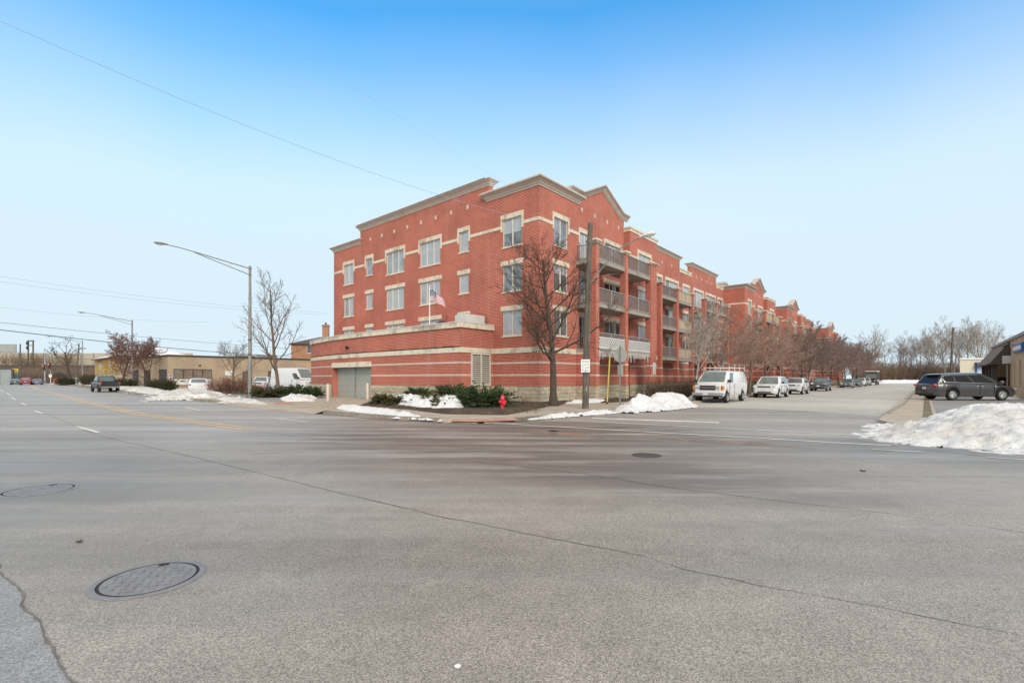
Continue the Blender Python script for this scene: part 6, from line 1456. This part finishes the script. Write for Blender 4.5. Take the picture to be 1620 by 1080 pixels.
# orange brick house behind the tan building
OH = at(474,85,.1); t = thing('brick_house','orange brick house with a chimney behind the podium','house',tuple(OH),ANG2-R(38))
ow = MB(); OF = plane_fn('R',0); oo=[(1.2,2.3,5.9,7.4),(1.2,1.9,3.2,4.0)]
for q in oo: window(OF,*q,1,False,True,t,True,'window',False,(M['cap_snow'],M['pane_dark'],M['stone'],M['stone']))
facade(ow,OF,-1.4,12,0,7.6,oo); ow.quad((-1.4,0,0),(-1.4,10,0),(-1.4,10,7.6),(-1.4,0,7.6)); ow.quad((12,0,0),(12,10,0),(12,10,7.6),(12,0,7.6)); ow.quad((-1.4,10,0),(12,10,0),(12,10,7.6),(-1.4,10,7.6)); ow.box(-1.44,12.04,-.03,.1,4.4,4.55); ow.build('wall', M['org'], t)
m = MB(); m.add([(-1.9,-.5,7.5),(12.4,-.5,7.5),(12.4,10.4,7.5),(-1.9,10.4,7.5),(2.5,5,9.2),(8,5,9.2)],[(0,1,5,4),(1,2,5),(2,3,4,5),(3,0,4),(0,3,2,1)]); rf_ = m.build('roof', M['brown_metal'], t)
m = MB(); m.box(3.3,4.4,2.6,3.5,7.6,11.3); m.box(3.2,4.5,2.5,3.6,11.0,11.15); m.build('chimney', M['org'], rf_); m = MB(); m.lathe([(.2,11.3),(.16,11.7)],10,c=(3.85,3.05,0)); m.build('chimney_pot', M['brown_metal'], rf_)
# pale tower blocks on the skyline
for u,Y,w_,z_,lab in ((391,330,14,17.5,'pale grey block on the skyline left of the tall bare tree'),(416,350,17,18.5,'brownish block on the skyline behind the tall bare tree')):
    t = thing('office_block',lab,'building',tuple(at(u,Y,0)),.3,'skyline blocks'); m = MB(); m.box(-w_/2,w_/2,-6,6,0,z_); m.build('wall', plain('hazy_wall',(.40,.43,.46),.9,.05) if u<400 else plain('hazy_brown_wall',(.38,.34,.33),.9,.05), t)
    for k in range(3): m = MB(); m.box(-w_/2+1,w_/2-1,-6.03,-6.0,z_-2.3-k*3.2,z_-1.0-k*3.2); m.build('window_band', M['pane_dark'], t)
# railway bank, its noise wall and the grey shed
rb = MB(); ys = [(148,0),(156,3.2),(170,5.8),(176,6.4),(230,6.4)]
for (ya,za),(yb,zb_) in zip(ys[:-1],ys[1:]): rb.quad((-330,ya,za),(-88,ya,za),(-88,yb,zb_),(-330,yb,zb_))
rb.quad((-88,148,0),(-88,230,0),(-88,230,6.4),(-88,170,5.8)); o = rb.build('hill', M['mulch']); o['kind'] = 'structure'
t = thing('noise_wall','long beige panelled noise wall on the railway bank','wall',(-190,178,6.4),0); m = MB(); m.box(-130,72,-.2,.2,0,4.4); m.build('panel', plain('beige_panels',(.47,.42,.33),.8,.1,.3), t)
m = MB()
for k in range(44): m.box(-130+k*4.6,-129.7+k*4.6,-.32,-.2,0,4.5)
m.build('post', plain('panel_post',(.32,.28,.22),.8), t); m = MB(); m.box(-130,72,-.3,-.2,2.2,2.35); m.build('rail', bpy.data.materials['panel_post'], t)
t = thing('billboard','grey weathered billboard above the noise wall','billboard',tuple(at(8,190,6.4)),0); m = MB(); m.box(-9,4.4,-.2,.2,4.6,8.6); m.build('panel', plain('grey_board',(.40,.41,.41),.8,.15,.5), t)
m = MB()
for x in (-8,-3,2): m.box(x-.2,x+.2,.2,.5,0,8.4)
m.build('post', M['galv'], t); m = MB()
for z in (5.6,6.9,8.0): m.box(-9,4.4,-.23,-.2,z,z+.12)
m.build('slat', M['lamp_pole'], t)
t = thing('shed','grey corrugated metal shed at the left edge','shed',tuple(at(2,128,0)),R(8)); m = MB(); m.prism([(-12,0),(2.4,0),(-6.2,9),(-20,9)],0,4.0)
for k in range(48): m.box(-12+k*.3,-11.85+k*.3,-.05,0,0,4.0)
m.build('wall', plain('grey_cladding',(.33,.36,.37),.6,.12,.4), t); m = MB(); m.prism([(-12.2,-.2),(2.6,-.2),(-6.2,9.2),(-20.2,9.2)],4.002,4.25); m.build('roof', M['brown_metal'], t); m = MB(); m.box(2.41,2.9,-.1,.2,0,4.0); m.build('corner_post', M['brown_metal'], t); m = MB(); m.box(-5.2,-.2,-.09,-.055,.1,3.0); m.build('roller_door', M['galv'], t)
t = thing('kiosk','small dark roofed hut beyond the crossing lights','hut',tuple(at(95,125,0)),.4); m = MB(); m.box(-1.0,1.0,-1,1,0,2.0); m.build('wall', M['brick'], t); m = MB(); m.add([(-1.9,-1.9,2),(1.9,-1.9,2),(1.9,1.9,2),(-1.9,1.9,2),(0,0,3.1)],[(0,1,4),(1,2,4),(2,3,4),(3,0,4),(0,3,2,1)]); m.build('roof', M['iron_dark'], t)
# ---- right hand shop: wall parallel to the side street
SB0 = Vector((43.9,42.5,.12)); M['tan_shop'] = brick('shop_brick',(.58,.44,.29),(.52,.385,.25),(.55,.45,.33),.4,.13,.012,(.6,.5,.38),.15)
SH = thing('brick_shop','tan brick shop with a brown mansard canopy over its entrance','shop',tuple(SB0),ANG2)
# local x along D2 (away), local y towards the street (D1)
sw = MB(); SF = plane_fn('R',0); sflip = lambda u,d,z: (u,-d,z)
so1=[(-1.35,-.85,.9,2.9),(-3.15,-2.6,.9,2.9),(-6.2,-5.6,.9,2.9)]
facade(sw,sflip,-16,0,0,4.75,so1); facade(sw,sflip,0,15,2.9,4.75); sw.quad((0,0,0),(0,-2.2,0),(0,-2.2,2.9),(0,0,2.9)); sw.quad((15,0,0),(15,-14,0),(15,-14,4.75),(15,0,4.75)); sw.quad((-16,0,0),(-16,-14,0),(-16,-14,4.75),(-16,0,4.75)); sw.quad((-16,-.05,4.6),(15,-.05,4.6),(15,-14,4.6),(-16,-14,4.6)); sw.quad((0,-2.2,0),(15,-2.2,0),(15,-2.2,2.9),(0,-2.2,2.9)); sw.build('wall', M['tan_shop'], SH)
for q in so1: window(sflip,*q,1,False,True,SH,True,'slit_window',False,(M['brown_metal'],M['bronze_glass'],M['tan_shop'],M['tan_shop']))
m = MB(); m.box(-16.1,15.1,-.35,.12,4.75,4.98); m.build('roof_fascia', M['galv'], SH)
cv = MB(); cv.add([(.05,.02,4.72),(15,.02,4.72),(15,1.35,2.75),(.05,1.35,2.75),(.05,.02,2.75),(15,.02,2.75)],[(0,3,2,1),(0,4,3),(1,2,5),(3,4,5,2)])
M['shingle'] = brick('brown_shingle',(.27,.21,.165),(.21,.165,.13),(.11,.085,.065),.35,.2,.012,(.2,.16,.12),.2); cvo = cv.build('canopy', M['shingle'], SH)
m = MB(); m.box(.0,15.05,1.33,1.45,2.66,2.78); m.build('eave_trim', M['brown_metal'], cvo); m = MB(); m.add([(.03,.02,4.7),(.03,1.3,2.78),(.03,.02,2.78)],[(0,1,2)]); m.build('gable_board', M['brown_metal'], cvo)
for x in (.9,3.6,7,11): m = MB(); m.box(x-.17,x+.17,.75,1.1,0,2.75); m.build('post', M['brown_metal'], SH)
m = MB()
for k in range(6): m.box(.4+k*2.2,.48+k*2.2,-2.0,-1.9,0,2.7)
m.box(.3,13,-2.0,-1.9,2.6,2.7); o = m.build('storefront_frame', M['galv'], SH); m = MB(); m.box(.3,13,-1.98,-1.94,.05,2.62); m.build('pane', M['pane_dark'], o)
m = MB(); m.box(-.55,.1,.0,.5,2.75,3.45); m.build('electric_box', M['cab'], SH, bevel=.02); m = MB(); m.box(-.5,-.2,.0,.22,3.55,4.15); m.build('meter', M['brown_metal'], SH)
m = MB(); m.tube([(-.25,.2,0),(-.25,.2,2.75)],.05,8); m.build('conduit', M['galv'], SH)
m = MB(); m.tube([(-2.2,0,4.3),(-2.0,.35,4.38),(-1.7,.5,4.25)],.03,6); m.rbox((-1.6,.5,4.2),(.28,.2,.16)); m.build('wall_lamp', M['brown_metal'], SH)
m = MB(); m.box(-8,-3.35,.02,.16,3.55,4.2); sg = m.build('blue_sign', plain('blue_sign',(.02,.16,.46),.4,.05), SH)
m = MB(); m.box(-7.8,-3.5,.161,.168,3.72,4.02); m.build('sign_lettering', M['white'], sg)
# cream building with a blue awning behind
CB = at(1548,74,.1); t = thing('cream_building','small cream building with a blue awning behind the minivan','building',tuple(CB),R(-6))
m = MB(); m.prism([(-2.6,0),(8,0),(17,8),(6.4,8)],0,4.35); m.build('wall', plain('cream_render',(.62,.57,.45),.85,.06), t); m = MB(); m.prism([(-2.75,-.15),(8.2,-.15),(17.2,8.2),(6.3,8.2)],4.352,4.6); m.build('roof_edge', M['cap_snow'], t)
m = MB(); m.box(-.2,5,-.06,-.005,.2,3.5); m.build('garage_door', plain('pale_blue_door',(.55,.62,.72),.6,.05), t)
BA = plain('blue_awning',(.045,.14,.36),.6,.1); m = MB(); m.add([(-.55,-.02,3.95),(5.4,-.02,3.95),(5.4,-1.1,3.45),(-.55,-1.1,3.45),(5.4,-1.1,3.3),(-.55,-1.1,3.3)],[(0,1,2,3),(3,2,4,5)]); m.box(-.5,-.3,-.12,-.0,.1,3.9); m.build('awning', BA, t)
t = thing('skip','blue metal skip in front of the cream building','skip',tuple(at(1557,62,.1)),R(-6)); m = MB(); m.add([(-1.7,-.9,0),(1.7,-.9,0),(1.7,.9,0),(-1.7,.9,0),(-2.2,-1,1.75),(2.2,-1,1.75),(2.2,1,1.75),(-2.2,1,1.75)],[(0,3,2,1),(0,1,5,4),(1,2,6,5),(2,3,7,6),(3,0,4,7)]); m.build('body', BA, t); m = MB()
for x in (-1.2,-.4,.4,1.2): m.box(x-.06,x+.06,-1.06,-.95,.1,1.7)
m.box(-2.25,2.25,-1.06,-.96,1.68,1.8); m.build('rib', BA, t)
